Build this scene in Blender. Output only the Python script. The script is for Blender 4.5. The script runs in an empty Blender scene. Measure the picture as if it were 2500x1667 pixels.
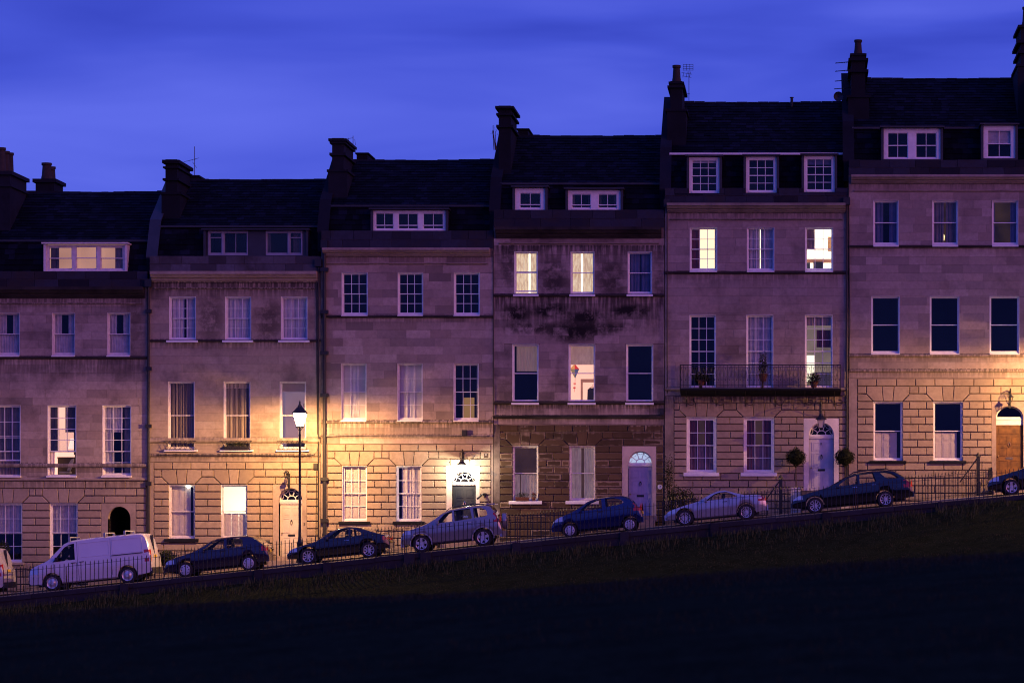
import bpy, bmesh, math, random
import numpy as np
from mathutils import Vector, Matrix

# ------------------------------------------------------------------ scene scale
# facade plane is Y = 0, camera looks along +Y; 58.5 photo pixels are one metre on the facade
K, D = 58.5, 120.0
F = K * D
CX, CZ = 1940 / K, 367 / K
PI = math.pi
rnd = random.Random(11)

def fx(px): return px / K
def fz(py): return (1667 - py) / K
def at(px, py, y):
    s = F / (D + y)
    return CX + (px - 1940) / s, CZ + (1300 - py) / s

scene = bpy.context.scene
COL = scene.collection

# ------------------------------------------------------------------ camera
cam_data = bpy.data.cameras.new('camera')
cam_data.sensor_width = 36.0
cam_data.lens = 36.0 * F / 2500
cam_data.shift_x = (1250 - 1940) / 2500
cam_data.shift_y = (1300 - 833.5) / 2500
cam_data.clip_start = 0.5
cam_data.clip_end = 3000
cam = bpy.data.objects.new('camera', cam_data)
cam.location = (CX, -D, CZ)
cam.rotation_euler = (PI / 2, 0, 0)
COL.objects.link(cam)
scene.camera = cam
cam_data.dof.use_dof = True
cam_data.dof.focus_distance = D - 2
cam_data.dof.aperture_fstop = 1.6

# ------------------------------------------------------------------ world: dusk sky, blue hour, thin streaky cloud
world = bpy.data.worlds.new('World')
scene.world = world
world.use_nodes = True
wn, wl = world.node_tree.nodes, world.node_tree.links
for n in list(wn): wn.remove(n)
w_out = wn.new('ShaderNodeOutputWorld')
w_bg = wn.new('ShaderNodeBackground'); w_bg.inputs['Strength'].default_value = 1.0
w_tc = wn.new('ShaderNodeTexCoord')
w_map = wn.new('ShaderNodeMapping')
w_map.inputs['Scale'].default_value = (5.0, 5.0, 30.0)
w_map.inputs['Location'].default_value = (0.6, 0.0, 0.35)
w_map.inputs['Rotation'].default_value = (0.0, math.radians(6), 0.0)
w_noise = wn.new('ShaderNodeTexNoise'); w_noise.inputs['Scale'].default_value = 1.0
w_noise.inputs['Detail'].default_value = 4.0; w_noise.inputs['Roughness'].default_value = 0.44
w_noise.inputs['Distortion'].default_value = 0.5
w_ramp = wn.new('ShaderNodeValToRGB')
w_ramp.color_ramp.elements[0].position = 0.27; w_ramp.color_ramp.elements[0].color = (0.024, 0.044, 0.46, 1)
w_ramp.color_ramp.elements[1].position = 0.72; w_ramp.color_ramp.elements[1].color = (0.112, 0.150, 0.82, 1)
e = w_ramp.color_ramp.elements.new(0.5); e.color = (0.058, 0.090, 0.66, 1)
w_sky = wn.new('ShaderNodeTexSky'); w_sky.sky_type = 'NISHITA'; w_sky.sun_disc = False
w_sky.sun_elevation = math.radians(-3.0); w_sky.sun_rotation = math.radians(200)
w_mul = wn.new('ShaderNodeMixRGB'); w_mul.blend_type = 'ADD'; w_mul.inputs['Fac'].default_value = 0.05
wl.new(w_tc.outputs['Generated'], w_map.inputs['Vector'])
wl.new(w_map.outputs['Vector'], w_noise.inputs['Vector'])
wl.new(w_noise.outputs['Fac'], w_ramp.inputs['Fac'])
wl.new(w_ramp.outputs['Color'], w_mul.inputs['Color1'])
wl.new(w_sky.outputs['Color'], w_mul.inputs['Color2'])
wl.new(w_mul.outputs['Color'], w_bg.inputs['Color'])
wl.new(w_bg.outputs['Background'], w_out.inputs['Surface'])

# added warm fill for the house fronts, from behind the camera: very soft
fill_sun_d = bpy.data.lights.new('sun', 'SUN'); fill_sun_d.energy = 1.2; fill_sun_d.color = (1.0, 0.27, 0.21)
fill_sun_d.angle = math.radians(50)
sun = bpy.data.objects.new('sun', fill_sun_d); COL.objects.link(sun)
sun.rotation_euler = (math.radians(84), 0, math.radians(50))

vs = scene.view_settings
scene.display_settings.display_device = 'sRGB'
vs.view_transform = 'Standard'; vs.look = 'None'; vs.exposure = 0.0; vs.gamma = 1.0; vs.use_curve_mapping = False
scene.render.engine = 'CYCLES'
cy = scene.cycles
cy.use_denoising = True
cy.filter_width = 1.1
cy.max_bounces = 6; cy.diffuse_bounces = 2; cy.glossy_bounces = 3; cy.transmission_bounces = 4; cy.transparent_max_bounces = 24
cy.sample_clamp_indirect = 4.0
cy.caustics_reflective = False; cy.caustics_refractive = False
STREET_LAMP_W = 3900.0
LAMP_COL = (1.0, 0.50, 0.175)

# ------------------------------------------------------------------ mesh helpers
class MB:
    """collects simple shapes; build() links them as one mesh object"""
    def __init__(self): self.v, self.f, self.m = [], [], []
    def add(self, vs_, fs_, mi=0):
        b = len(self.v); self.v += [tuple(p) for p in vs_]
        for f in fs_: self.f.append(tuple(b + i for i in f)); self.m.append(mi)
        return self
    def box(self, x0, x1, y0, y1, z0, z1, mi=0):
        return self.add([(x0,y0,z0),(x1,y0,z0),(x1,y1,z0),(x0,y1,z0),(x0,y0,z1),(x1,y0,z1),(x1,y1,z1),(x0,y1,z1)],
                        [(0,3,2,1),(4,5,6,7),(0,1,5,4),(1,2,6,5),(2,3,7,6),(3,0,4,7)], mi)
    def prism_xz(self, poly, y0, y1, mi=0):      # poly counter-clockwise seen from -Y
        n = len(poly)
        vs_ = [(x,y0,z) for x,z in poly] + [(x,y1,z) for x,z in poly]
        fs_ = [tuple(range(n)), tuple(range(2*n-1, n-1, -1))] + [(i, i+n, (i+1)%n+n, (i+1)%n) for i in range(n)]
        return self.add(vs_, fs_, mi)
    def prism_yz(self, poly, x0, x1, mi=0):      # poly counter-clockwise seen from +X
        n = len(poly)
        vs_ = [(x1,y,z) for y,z in poly] + [(x0,y,z) for y,z in poly]
        fs_ = [tuple(range(n)), tuple(range(2*n-1, n-1, -1))] + [(i, i+n, (i+1)%n+n, (i+1)%n) for i in range(n)]
        return self.add(vs_, fs_, mi)
    def tube(self, pts, r, n=6, mi=0, caps=True):
        pts = [Vector(p) for p in pts]
        rs = r if isinstance(r, (list, tuple)) else [r]*len(pts)
        rings = []
        for i, p in enumerate(pts):
            d = (pts[min(i+1, len(pts)-1)] - pts[max(i-1, 0)]).normalized()
            a = Vector((0,0,1)) if abs(d.z) < 0.9 else Vector((1,0,0))
            u = d.cross(a).normalized(); w = d.cross(u)
            rings.append([p + (u*math.cos(t) + w*math.sin(t))*rs[i] for t in [2*PI*k/n for k in range(n)]])
        vs_ = [q for rg in rings for q in rg]; fs_ = []
        for i in range(len(pts)-1):
            for k in range(n):
                fs_.append((i*n+k, i*n+(k+1)%n, (i+1)*n+(k+1)%n, (i+1)*n+k))
        if caps: fs_ += [tuple(range(n-1,-1,-1)), tuple((len(pts)-1)*n+k for k in range(n))]
        return self.add(vs_, fs_, mi)
    def lathe(self, prof, c, n=16, axis='z', mi=0):   # prof: (radius, height)
        vs_, fs_ = [], []
        for r, h in prof:
            for k in range(n):
                t = 2*PI*k/n
                if axis == 'z': vs_.append((c[0]+r*math.cos(t), c[1]+r*math.sin(t), c[2]+h))
                else: vs_.append((c[0]+r*math.cos(t), c[1]+h, c[2]+r*math.sin(t)))
        for i in range(len(prof)-1):
            for k in range(n):
                q = (i*n+k, i*n+(k+1)%n, (i+1)*n+(k+1)%n, (i+1)*n+k)
                fs_.append(q if axis == 'z' else q[::-1])
        return self.add(vs_, fs_, mi)
    def strip_xz(self, pts, w, y0, y1, mi=0):        # flat bar following pts in the XZ plane
        for (xa, za), (xb, zb) in zip(pts[:-1], pts[1:]):
            d = math.hypot(xb-xa, zb-za) or 1e-6
            nx, nz = -(zb-za)/d*w/2, (xb-xa)/d*w/2
            self.prism_xz([(xa-nx,za-nz),(xb-nx,zb-nz),(xb+nx,zb+nz),(xa+nx,za+nz)], y0, y1, mi)
        return self
    def mesh(self, name):
        me = bpy.data.meshes.new(name); me.from_pydata(self.v, [], self.f)
        if any(self.m): me.polygons.foreach_set('material_index', self.m)
        me.update(); return me
    def build(self, name, mats, parent=None, smooth=None):
        me = self.mesh(name)
        for m in (mats if isinstance(mats, (list, tuple)) else [mats]): me.materials.append(m)
        if smooth is not None:
            me.polygons.foreach_set('use_smooth', [True]*len(me.polygons))
            me.set_sharp_from_angle(angle=math.radians(smooth))
        return link(name, me, parent)

def link(name, me, parent=None, loc=None):
    o = bpy.data.objects.new(name, me); COL.objects.link(o)
    if loc is not None: o.location = loc
    if parent is not None:
        o.parent = parent
        if parent.type == 'EMPTY' and not parent.get('_local'):
            o.matrix_parent_inverse = Matrix.Translation(-Vector(parent.location))
    return o

def thing(name, label, cat, loc=(0,0,0), group=None, local=False):
    o = bpy.data.objects.new(name, None); COL.objects.link(o)
    o.location = loc; o.empty_display_size = 0.3
    if local: o['_local'] = 1
    o['label'] = label; o['category'] = cat
    if group: o['group'] = group
    return o

def tag(o, label, cat, group=None):
    o['label'] = label; o['category'] = cat
    if group: o['group'] = group
    return o

def struct(o, kind='structure'): o['kind'] = kind; return o

def inset_poly(poly, d):
    n = len(poly); out = []
    lines = []
    for i in range(n):
        (xa,za),(xb,zb) = poly[i], poly[(i+1)%n]
        L = math.hypot(xb-xa, zb-za) or 1e-6
        nx, nz = -(zb-za)/L, (xb-xa)/L          # inward normal for ccw
        lines.append((xa+nx*d, za+nz*d, xb-xa, zb-za))
    for i in range(n):
        x1,z1,dx1,dz1 = lines[i-1]; x2,z2,dx2,dz2 = lines[i]
        den = dx1*dz2 - dz1*dx2
        if abs(den) < 1e-9: out.append((x2, z2)); continue
        t = ((x2-x1)*dz2 - (z2-z1)*dx2)/den
        out.append((x1+dx1*t, z1+dz1*t))
    return out

# ------------------------------------------------------------------ materials
MATS = {}
def nodes_of(name):
    m = bpy.data.materials.new(name); m.use_nodes = True
    nt = m.node_tree
    return m, nt.nodes, nt.links, nt.nodes['Principled BSDF']

def mixc(N, L, fac, a, b, mode='MIX'):
    n = N.new('ShaderNodeMixRGB'); n.blend_type = mode
    for s, v in ((n.inputs['Fac'], fac), (n.inputs['Color1'], a), (n.inputs['Color2'], b)):
        if hasattr(v, 'is_output') or isinstance(v, bpy.types.NodeSocket): L.new(v, s)
        elif isinstance(v, (int, float)): s.default_value = v if s.type == 'VALUE' else (v, v, v, 1)
        else: s.default_value = (*v, 1) if len(v) == 3 else v
    return n.outputs['Color']

def math_n(N, L, op, a, b=None, clamp=False):
    n = N.new('ShaderNodeMath'); n.operation = op; n.use_clamp = clamp
    for i, v in enumerate((a, b)):
        if v is None: continue
        if isinstance(v, (int, float)): n.inputs[i].default_value = v
        else: L.new(v, n.inputs[i])
    return n.outputs[0]

def noise(N, L, vec, scale, detail=4, rough=0.55, dist=0.0):
    n = N.new('ShaderNodeTexNoise'); n.inputs['Scale'].default_value = scale
    n.inputs['Detail'].default_value = detail; n.inputs['Roughness'].default_value = rough
    n.inputs['Distortion'].default_value = dist
    if vec is not None: L.new(vec, n.inputs['Vector'])
    return n.outputs['Fac']

def maprange(N, L, v, a, b, c=0.0, d=1.0):
    n = N.new('ShaderNodeMapRange'); n.clamp = True
    L.new(v, n.inputs['Value'])
    for i, x in zip(('From Min','From Max','To Min','To Max'), (a, b, c, d)): n.inputs[i].default_value = x
    return n.outputs['Result']

def position(N, L, scale=(1,1,1), off=(0,0,0)):
    g = N.new('ShaderNodeNewGeometry'); m = N.new('ShaderNodeMapping')
    m.inputs['Scale'].default_value = scale; m.inputs['Location'].default_value = off
    L.new(g.outputs['Position'], m.inputs['Vector'])
    return m.outputs['Vector']

def bump(N, L, h, strength, dist=0.02):
    b = N.new('ShaderNodeBump'); b.inputs['Strength'].default_value = strength; b.inputs['Distance'].default_value = dist
    L.new(h, b.inputs['Height']); return b.outputs['Normal']

def plain(name, col, rough=0.6, metal=0.0, var=0.12, scale=3.0, spec=0.5, coat=0.0):
    if name in MATS: return MATS[name]
    m, N, L, b = nodes_of(name)
    f = noise(N, L, position(N, L), scale, 5)
    c = mixc(N, L, maprange(N, L, f, 0.3, 0.7), tuple(x*(1-var) for x in col), tuple(min(1, x*(1+var)) for x in col))
    L.new(c, b.inputs['Base Color'])
    b.inputs['Roughness'].default_value = rough; b.inputs['Metallic'].default_value = metal
    b.inputs['Specular IOR Level'].default_value = spec
    if coat: b.inputs['Coat Weight'].default_value = coat; b.inputs['Coat Roughness'].default_value = 0.05
    MATS[name] = m; return m

def emit(name, col, strength, rough=0.6, var=0.15, scale=1.5):
    if name in MATS: return MATS[name]
    m, N, L, b = nodes_of(name)
    f = noise(N, L, position(N, L), scale, 3)
    c = mixc(N, L, maprange(N, L, f, 0.3, 0.7), tuple(x*(1-var) for x in col), col)
    b.inputs['Base Color'].default_value = (*[x*0.5 for x in col], 1)
    L.new(c, b.inputs['Emission Color']); b.inputs['Emission Strength'].default_value = strength
    b.inputs['Roughness'].default_value = rough
    MATS[name] = m; return m

def stone(name, base, var=0.35, stain=0.35, seed=0.0, streaks=(), blotch=None, fine=0.55, dirt=(0.035,0.028,0.024), crust=None):
    """limestone: tone per block, mottling, soot blotches and run-off streaks below ledges (streaks: (z_top, length, strength))"""
    m, N, L, b = nodes_of(name)
    oi = N.new('ShaderNodeObjectInfo')
    r = oi.outputs['Random']
    lo = tuple(x*(1-var) for x in base); hi = tuple(min(1, x*(1+var*0.8)) for x in base)
    pw = math_n(N, L, 'POWER', r, 0.8)
    c = mixc(N, L, pw, lo, hi)
    hue = math_n(N, L, 'FRACT', math_n(N, L, 'MULTIPLY', r, 7.31))
    c = mixc(N, L, math_n(N, L, 'MULTIPLY', hue, 0.35), c, (base[0]*1.08, base[1]*0.93, base[2]*0.8))
    pos = position(N, L, off=(seed, seed*0.7, seed*1.3))
    f1 = noise(N, L, pos, 7.0, 7, 0.7)
    c = mixc(N, L, maprange(N, L, f1, 0.35, 0.75, 0, fine), c, tuple(x*0.5 for x in base))
    f2 = noise(N, L, pos, 0.75, 6, 0.62)
    c = mixc(N, L, maprange(N, L, f2, 0.48, 0.66, 0, stain), c, dirt)
    sv = position(N, L, (7.5, 1.0, 0.6), (seed, 0, seed))
    f3 = noise(N, L, sv, 1.2, 5, 0.6)
    if streaks:
        sx = N.new('ShaderNodeSeparateXYZ'); g = N.new('ShaderNodeNewGeometry'); L.new(g.outputs['Position'], sx.inputs['Vector'])
        acc = None
        for zt, ln, st in streaks:
            up = maprange(N, L, sx.outputs['Z'], zt-ln, zt, 0, 1)
            cut = math_n(N, L, 'LESS_THAN', sx.outputs['Z'], zt+0.03)
            k = math_n(N, L, 'MULTIPLY', math_n(N, L, 'MULTIPLY', up, cut), st)
            acc = k if acc is None else math_n(N, L, 'MAXIMUM', acc, k)
        sm = maprange(N, L, f3, 0.42, 0.54, 0, 1)
        c = mixc(N, L, math_n(N, L, 'MULTIPLY', acc, sm, True), c, dirt)
    if crust:                                    # black weathering crust that has worn off along the arrises
        tcn = N.new('ShaderNodeTexCoord'); sg = N.new('ShaderNodeSeparateXYZ'); L.new(tcn.outputs['Generated'], sg.inputs['Vector'])
        def edge(o, k):
            a_ = math_n(N, L, 'MULTIPLY', math_n(N, L, 'SUBTRACT', 0.5, math_n(N, L, 'ABSOLUTE', math_n(N, L, 'SUBTRACT', o, 0.5))), k)
            return a_
        ed = math_n(N, L, 'MINIMUM', edge(sg.outputs['X'], 2.4), edge(sg.outputs['Z'], 1.0))
        fe = noise(N, L, pos, 5.0, 5, 0.6)
        e2 = math_n(N, L, 'ADD', ed, math_n(N, L, 'MULTIPLY', math_n(N, L, 'SUBTRACT', fe, 0.5), 0.55))
        e3 = math_n(N, L, 'ADD', e2, math_n(N, L, 'MULTIPLY', math_n(N, L, 'SUBTRACT', r, 0.40), 0.45))
        c = mixc(N, L, maprange(N, L, e3, 0.03, 0.14, 0, 0.92), c, mixc(N, L, hue, (crust[0]*0.35, crust[1]*0.35, crust[2]*0.35), crust))
    if blotch:                                   # big soot patches: (cx, cz, rx, rz, strength)
        g2 = N.new('ShaderNodeNewGeometry'); s2 = N.new('ShaderNodeSeparateXYZ'); L.new(g2.outputs['Position'], s2.inputs['Vector'])
        f4 = noise(N, L, pos, 2.6, 7, 0.7); blk = maprange(N, L, hue, 0.45, 0.75, 0, 0.55)
        for cx, cz, rx, rz, st in blotch:
            dx = math_n(N, L, 'DIVIDE', math_n(N, L, 'SUBTRACT', s2.outputs['X'], cx), rx)
            dz = math_n(N, L, 'DIVIDE', math_n(N, L, 'SUBTRACT', s2.outputs['Z'], cz), rz)
            d2 = math_n(N, L, 'ADD', math_n(N, L, 'MULTIPLY', dx, dx), math_n(N, L, 'MULTIPLY', dz, dz))
            msk = maprange(N, L, d2, 0.1, 1.0, 1, 0)
            mm = math_n(N, L, 'MULTIPLY', msk, math_n(N, L, 'MULTIPLY', math_n(N, L, 'ADD', maprange(N, L, f4, 0.42, 0.58, 0, 0.9), blk, True), st))
            c = mixc(N, L, mm, c, dirt)
    L.new(c, b.inputs['Base Color'])
    b.inputs['Roughness'].default_value = 0.9; b.inputs['Specular IOR Level'].default_value = 0.25
    L.new(bump(N, L, f1, 0.35, 0.01), b.inputs['Normal'])
    return m

def glass_mat(name='window_glass', tint=0.9):
    if name in MATS: return MATS[name]
    m = bpy.data.materials.new(name); m.use_nodes = True
    N, L = m.node_tree.nodes, m.node_tree.links
    N.remove(N['Principled BSDF'])
    tr = N.new('ShaderNodeBsdfTransparent'); tr.inputs['Color'].default_value = (tint, tint, tint, 1)
    gl = N.new('ShaderNodeBsdfGlossy'); gl.inputs['Roughness'].default_value = 0.02
    w = noise(N, L, position(N, L), 2.5, 2)
    L.new(bump(N, L, w, 0.05, 0.02), gl.inputs['Normal'])
    lw = N.new('ShaderNodeLayerWeight'); lw.inputs['Blend'].default_value = 0.5
    f5 = math_n(N, L, 'POWER', lw.outputs['Facing'], 4.0)          # Schlick, the same from either side of the pane
    fr = math_n(N, L, 'MULTIPLY_ADD', f5, 0.9); fr.node.inputs[2].default_value = 0.022
    mx = N.new('ShaderNodeMixShader')
    L.new(fr, mx.inputs['Fac']); L.new(tr.outputs['BSDF'], mx.inputs[1]); L.new(gl.outputs['BSDF'], mx.inputs[2])
    L.new(mx.outputs['Shader'], N['Material Output'].inputs['Surface'])
    MATS[name] = m; return m

def lamp_glass(name, col, strength):
    m = bpy.data.materials.new(name); m.use_nodes = True
    N, L = m.node_tree.nodes, m.node_tree.links
    N.remove(N['Principled BSDF'])
    tr = N.new('ShaderNodeBsdfTransparent'); em = N.new('ShaderNodeEmission'); ad = N.new('ShaderNodeAddShader')
    em.inputs['Color'].default_value = (*col, 1); em.inputs['Strength'].default_value = strength
    L.new(tr.outputs['BSDF'], ad.inputs[0]); L.new(em.outputs['Emission'], ad.inputs[1])
    L.new(ad.outputs['Shader'], N['Material Output'].inputs['Surface'])
    return m

GLASS = glass_mat()
IRON = plain('black_iron', (0.012, 0.012, 0.014), 0.45, 0.0, 0.3, 12)
WHITE = plain('white_paint', (0.84, 0.82, 0.81), 0.45, 0.0, 0.08, 6)
OFFWHITE = plain('aged_white_paint', (0.74, 0.69, 0.66), 0.55, 0.0, 0.14, 6)
DARKROOM = plain('dark_room', (0.012, 0.011, 0.014), 0.9, 0.0, 0.3, 1)
LEAD = plain('lead_sheet', (0.028, 0.031, 0.040), 0.55, 0.0, 0.25, 2)
PIPE = plain('black_pipe', (0.014, 0.013, 0.015), 0.5, 0.0, 0.3, 4)
CABLE = plain('grey_cable', (0.03, 0.028, 0.028), 0.7)

def slate_mat(name, base, seed):
    m, N, L, b = nodes_of(name)
    g = N.new('ShaderNodeNewGeometry')
    r = g.outputs['Random Per Island']
    c = mixc(N, L, math_n(N, L, 'POWER', r, 2.0), tuple(x*0.5 for x in base), tuple(x*2.2 for x in base))
    pos = position(N, L, off=(seed, seed, 0))
    f = noise(N, L, pos, 1.1, 6, 0.65)
    c = mixc(N, L, maprange(N, L, f, 0.5, 0.68), c, tuple(x*0.35 for x in base))
    lich = noise(N, L, pos, 4.0, 4, 0.6)
    c = mixc(N, L, maprange(N, L, lich, 0.66, 0.74, 0, 0.4), c, (0.05, 0.055, 0.065))
    L.new(c, b.inputs['Base Color']); b.inputs['Roughness'].default_value = 0.8
    b.inputs['Specular IOR Level'].default_value = 0.08
    return m

# ------------------------------------------------------------------ ground profile of the street (10 % grade)
_rp = [at(px, py, -6.3) for px, py in ((125,1443),(454,1409),(753,1377),(1030,1348),(1393,1311),(1674,1283),(1992,1253),(2460,1210))]
_sl = (_rp[-1][1]-_rp[0][1])/(_rp[-1][0]-_rp[0][0])
_rp = [(_rp[0][0]-70, _rp[0][1]-_sl*70)] + _rp + [(_rp[-1][0]+70, _rp[-1][1]+_sl*70)]
_RX, _RZ = np.array([p[0] for p in _rp]), np.array([p[1] for p in _rp])
def R(x):
    return float(np.mean([np.interp(x+d, _RX, _RZ) for d in (-2, -1, 0, 1, 2)]))
WALL_Y = -10.4

# ------------------------------------------------------------------ block shapes
_blk = {}
def block_mesh(w, h, depth, ch, mat):
    key = (round(w, 2), round(h, 2), depth, ch, mat.name)
    if key in _blk: return _blk[key]
    poly = [(-w/2,-h/2),(w/2,-h/2),(w/2,h/2),(-w/2,h/2)]
    me = stone_mesh(poly, depth, ch); me.materials.append(mat)
    _blk[key] = me; return me

def stone_mesh(poly, depth, ch):
    """a dressed block: front face at -depth, chamfered arris, sides running back to y = 0"""
    n = len(poly); mb = MB()
    inn = inset_poly(poly, ch) if ch > 0 else poly
    mb.v = [(x, -depth, z) for x, z in inn] + [(x, -depth+ch, z) for x, z in poly] + [(x, 0.0, z) for x, z in poly]
    fs = [tuple(range(n))]
    for i in range(n):
        j = (i+1) % n
        fs.append((i, i+n, j+n, j)); fs.append((i+n, i+2*n, j+2*n, j+n))
    mb.f = fs; mb.m = [0]*len(fs)
    return mb.mesh('stone')

def sub_rect(r, o):
    """rectangle minus rectangle -> rectangles (x0,x1,z0,z1)"""
    x0,x1,z0,z1 = r; a0,a1,b0,b1 = o
    if a0 >= x1 or a1 <= x0 or b0 >= z1 or b1 <= z0: return [r]
    out = []
    if z0 < b0: out.append((x0,x1,z0,b0))
    if b1 < z1: out.append((x0,x1,b1,z1))
    zz0, zz1 = max(z0,b0), min(z1,b1)
    if x0 < a0: out.append((x0,a0,zz0,zz1))
    if a1 < x1: out.append((a1,x1,zz0,zz1))
    return out

def ashlar(parent, name, x0, x1, z0, z1, openings, mat, course, length, y=0.03, depth=0.03, gap=0.004, rng=rnd, jitter=0.006):
    nrow = max(1, round((z1-z0)/course)); hh = (z1-z0)/nrow
    for i in range(nrow):
        za, zb = z0+i*hh, z0+(i+1)*hh
        xs = [x0]; x = x0 + (length*0.5 if i % 2 else length)*rng.uniform(0.75, 1.15)
        while x < x1-0.25: xs.append(x); x += length*rng.uniform(0.72, 1.35)
        xs.append(x1)
        for a, b in zip(xs[:-1], xs[1:]):
            rects = [(a, b, za, zb)]
            for o in openings: rects = [q for r_ in rects for q in sub_rect(r_, o)]
            for q in rects:
                w, h = q[1]-q[0]-gap, q[3]-q[2]-gap
                if w < 0.03 or h < 0.03: continue
                link(name, block_mesh(w, h, depth, 0.003, mat), parent, ((q[0]+q[1])/2, y+rng.uniform(0, jitter), (q[2]+q[3])/2))

# ------------------------------------------------------------------ windows
_pane = {}
def pane(parent, x0, x1, z0, z1, y):
    key = (round(x1-x0, 2), round(z1-z0, 2))
    if key not in _pane:
        w, h = key
        mb = MB(); mb.box(-w/2, w/2, -0.002, 0.002, -h/2, h/2); me = mb.mesh('pane'); me.materials.append(GLASS); _pane[key] = me
    o = link('pane', _pane[key], parent, ((x0+x1)/2, y, (z0+z1)/2))
    o.rotation_euler = (rnd.uniform(-.006,.006), 0, rnd.uniform(-.006,.006))

def wavy(x0, x1, z0, z1, y, amp=0.035, folds=7, flare=0.0, thick=0.008, seed=0):
    mb = MB(); r = random.Random(seed); n = max(8, folds*6); zs = 6
    ph = r.uniform(0, 6); vs = []
    for j in range(zs+1):
        t = j/zs; z = z1+(z0-z1)*t
        for i in range(n+1):
            u = i/n
            x = x0+(x1-x0)*u + flare*t*(u-0.5)
            yy = y + amp*(0.6+0.4*t)*math.sin(ph+u*folds*2*PI+0.5*math.sin(3*t+u*5)) + amp*0.4*math.sin(ph*2+u*folds*3.3*PI)
            vs.append((x, yy, z))
    fs = [(j*(n+1)+i, (j+1)*(n+1)+i, (j+1)*(n+1)+i+1, j*(n+1)+i+1) for j in range(zs) for i in range(n)]
    mb.add(vs, fs); return mb

CUR = {
 'white': plain('white_curtain', (0.82,0.79,0.82), 0.9, 0, 0.12, 3),
 'net': plain('net_curtain', (0.62,0.60,0.64), 0.9, 0, 0.2, 5),
 'grey': plain('grey_curtain', (0.22,0.20,0.22), 0.9, 0, 0.25, 3),
 'dim': plain('dim_curtain', (0.09,0.08,0.095), 0.9, 0, 0.35, 3),
 'red': plain('wine_red_curtain', (0.16,0.035,0.045), 0.9, 0, 0.3, 3),
 'pink': plain('dusky_pink_curtain', (0.30,0.17,0.18), 0.9, 0, 0.25, 3),
 'blue': plain('blue_curtain', (0.13,0.15,0.30), 0.9, 0, 0.25, 3),
 'beige': plain('beige_blind', (0.50,0.40,0.34), 0.9, 0, 0.12, 3),
 'shutter': plain('shutter_paint', (0.80,0.71,0.67), 0.5, 0, 0.06, 3),
}
def striped():
    m, N, L, b = nodes_of('striped_curtain')
    f = noise(N, L, position(N, L, (9, 1, 0.02)), 1.5, 3, 0.7)
    L.new(mixc(N, L, maprange(N, L, f, 0.42, 0.58), (0.09,0.065,0.05), (0.45,0.36,0.27)), b.inputs['Base Color'])
    b.inputs['Roughness'].default_value = 0.9
    return m
CUR['striped'] = striped()
def lit_cloth(name, ca, cb, st):
    m, N, L, b = nodes_of(name)
    f = noise(N, L, position(N, L, (10, 1, 2.2)), 1.6, 5, 0.65)
    c = mixc(N, L, maprange(N, L, f, 0.4, 0.62), ca, cb)
    L.new(c, b.inputs['Emission Color']); b.inputs['Emission Strength'].default_value = st
    b.inputs['Base Color'].default_value = (0.4,0.33,0.25,1); b.inputs['Roughness'].default_value = 0.9
    return m
CUR['litcream'] = lit_cloth('backlit_cream_curtain', (0.62,0.40,0.24), (0.95,0.74,0.50), 0.95)
CUR['litnet'] = lit_cloth('lamplit_net', (0.16,0.10,0.11), (0.30,0.20,0.21), 0.6)
CUR['litblind'] = lit_cloth('backlit_rose_blind', (0.30,0.15,0.12), (0.44,0.24,0.20), 0.75)
CUR['glowblind'] = lit_cloth('faintly_lit_blind', (0.16,0.09,0.08), (0.22,0.13,0.115), 0.7)
CUR['litpink'] = lit_cloth('backlit_pink_curtain', (0.30,0.13,0.13), (0.55,0.30,0.27), 0.6)
ROOM = {
 'dark': DARKROOM,
 'warm': emit('lit_room_warm', (0.95,0.62,0.42), 0.8),
 'dormer': emit('lit_room_dim_warm', (0.66,0.37,0.29), 0.72, var=0.35, scale=0.6),
 'bright': emit('lit_room_bright', (1.0,0.88,0.72), 1.5, var=0.18),
 'lamplit': emit('lamplit_room', (0.98,0.88,0.72), 0.62, var=0.1),
 'cream': emit('lit_room_cream', (1.0,0.84,0.60), 1.15, var=0.15),
 'pinkish': emit('lit_room_pinkish', (1.0,0.62,0.50), 0.95, var=0.12),
 'lilac': emit('lit_room_lilac', (0.36,0.27,0.44), 0.40, var=0.25),
 'dimwarm': emit('lit_room_faint', (0.34,0.17,0.08), 0.16, var=0.9, scale=0.9),
 'mid': emit('half_lit_room', (0.44,0.33,0.29), 0.5, var=0.6, scale=1.1),
 'brown': emit('lit_room_brown', (0.20,0.09,0.06), 0.35, var=0.5),
}

def room(win, x0, x1, z0, z1, kind, depth=2.0, y=0.345, tight=False):
    ex = 0.0 if tight else 0.32
    a, b, c, d = (x0+.003, x1-.003, z0-.05, z1+.012) if tight else (x0-ex, x1+ex, z0-0.25, z1+0.3)
    mb = MB()
    mb.add([(a,y,c),(b,y,c),(b,y,d),(a,y,d),(a,y+depth,c),(b,y+depth,c),(b,y+depth,d),(a,y+depth,d)],
           [(4,5,6,7)], 0)
    mb.add([(a,y,c),(b,y,c),(b,y,d),(a,y,d),(a,y+depth,c),(b,y+depth,c),(b,y+depth,d),(a,y+depth,d)],
           [(0,4,7,3),(1,2,6,5),(3,7,6,2),(0,1,5,4)], 1)
    mb.add([(a,y,c),(x0,y,c),(x0,y,d),(a,y,d),(x1,y,c),(b,y,c),(b,y,d),(x1,y,d)], [(0,3,2,1),(4,7,6,5)], 1)
    side = ROOM[kind] if kind in ('bright','cream','lamplit') else (ROOM['dark'] if kind in ('dark','dimwarm','brown') else ROOM[kind])
    mb.build('room', [ROOM[kind], side], win)

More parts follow.
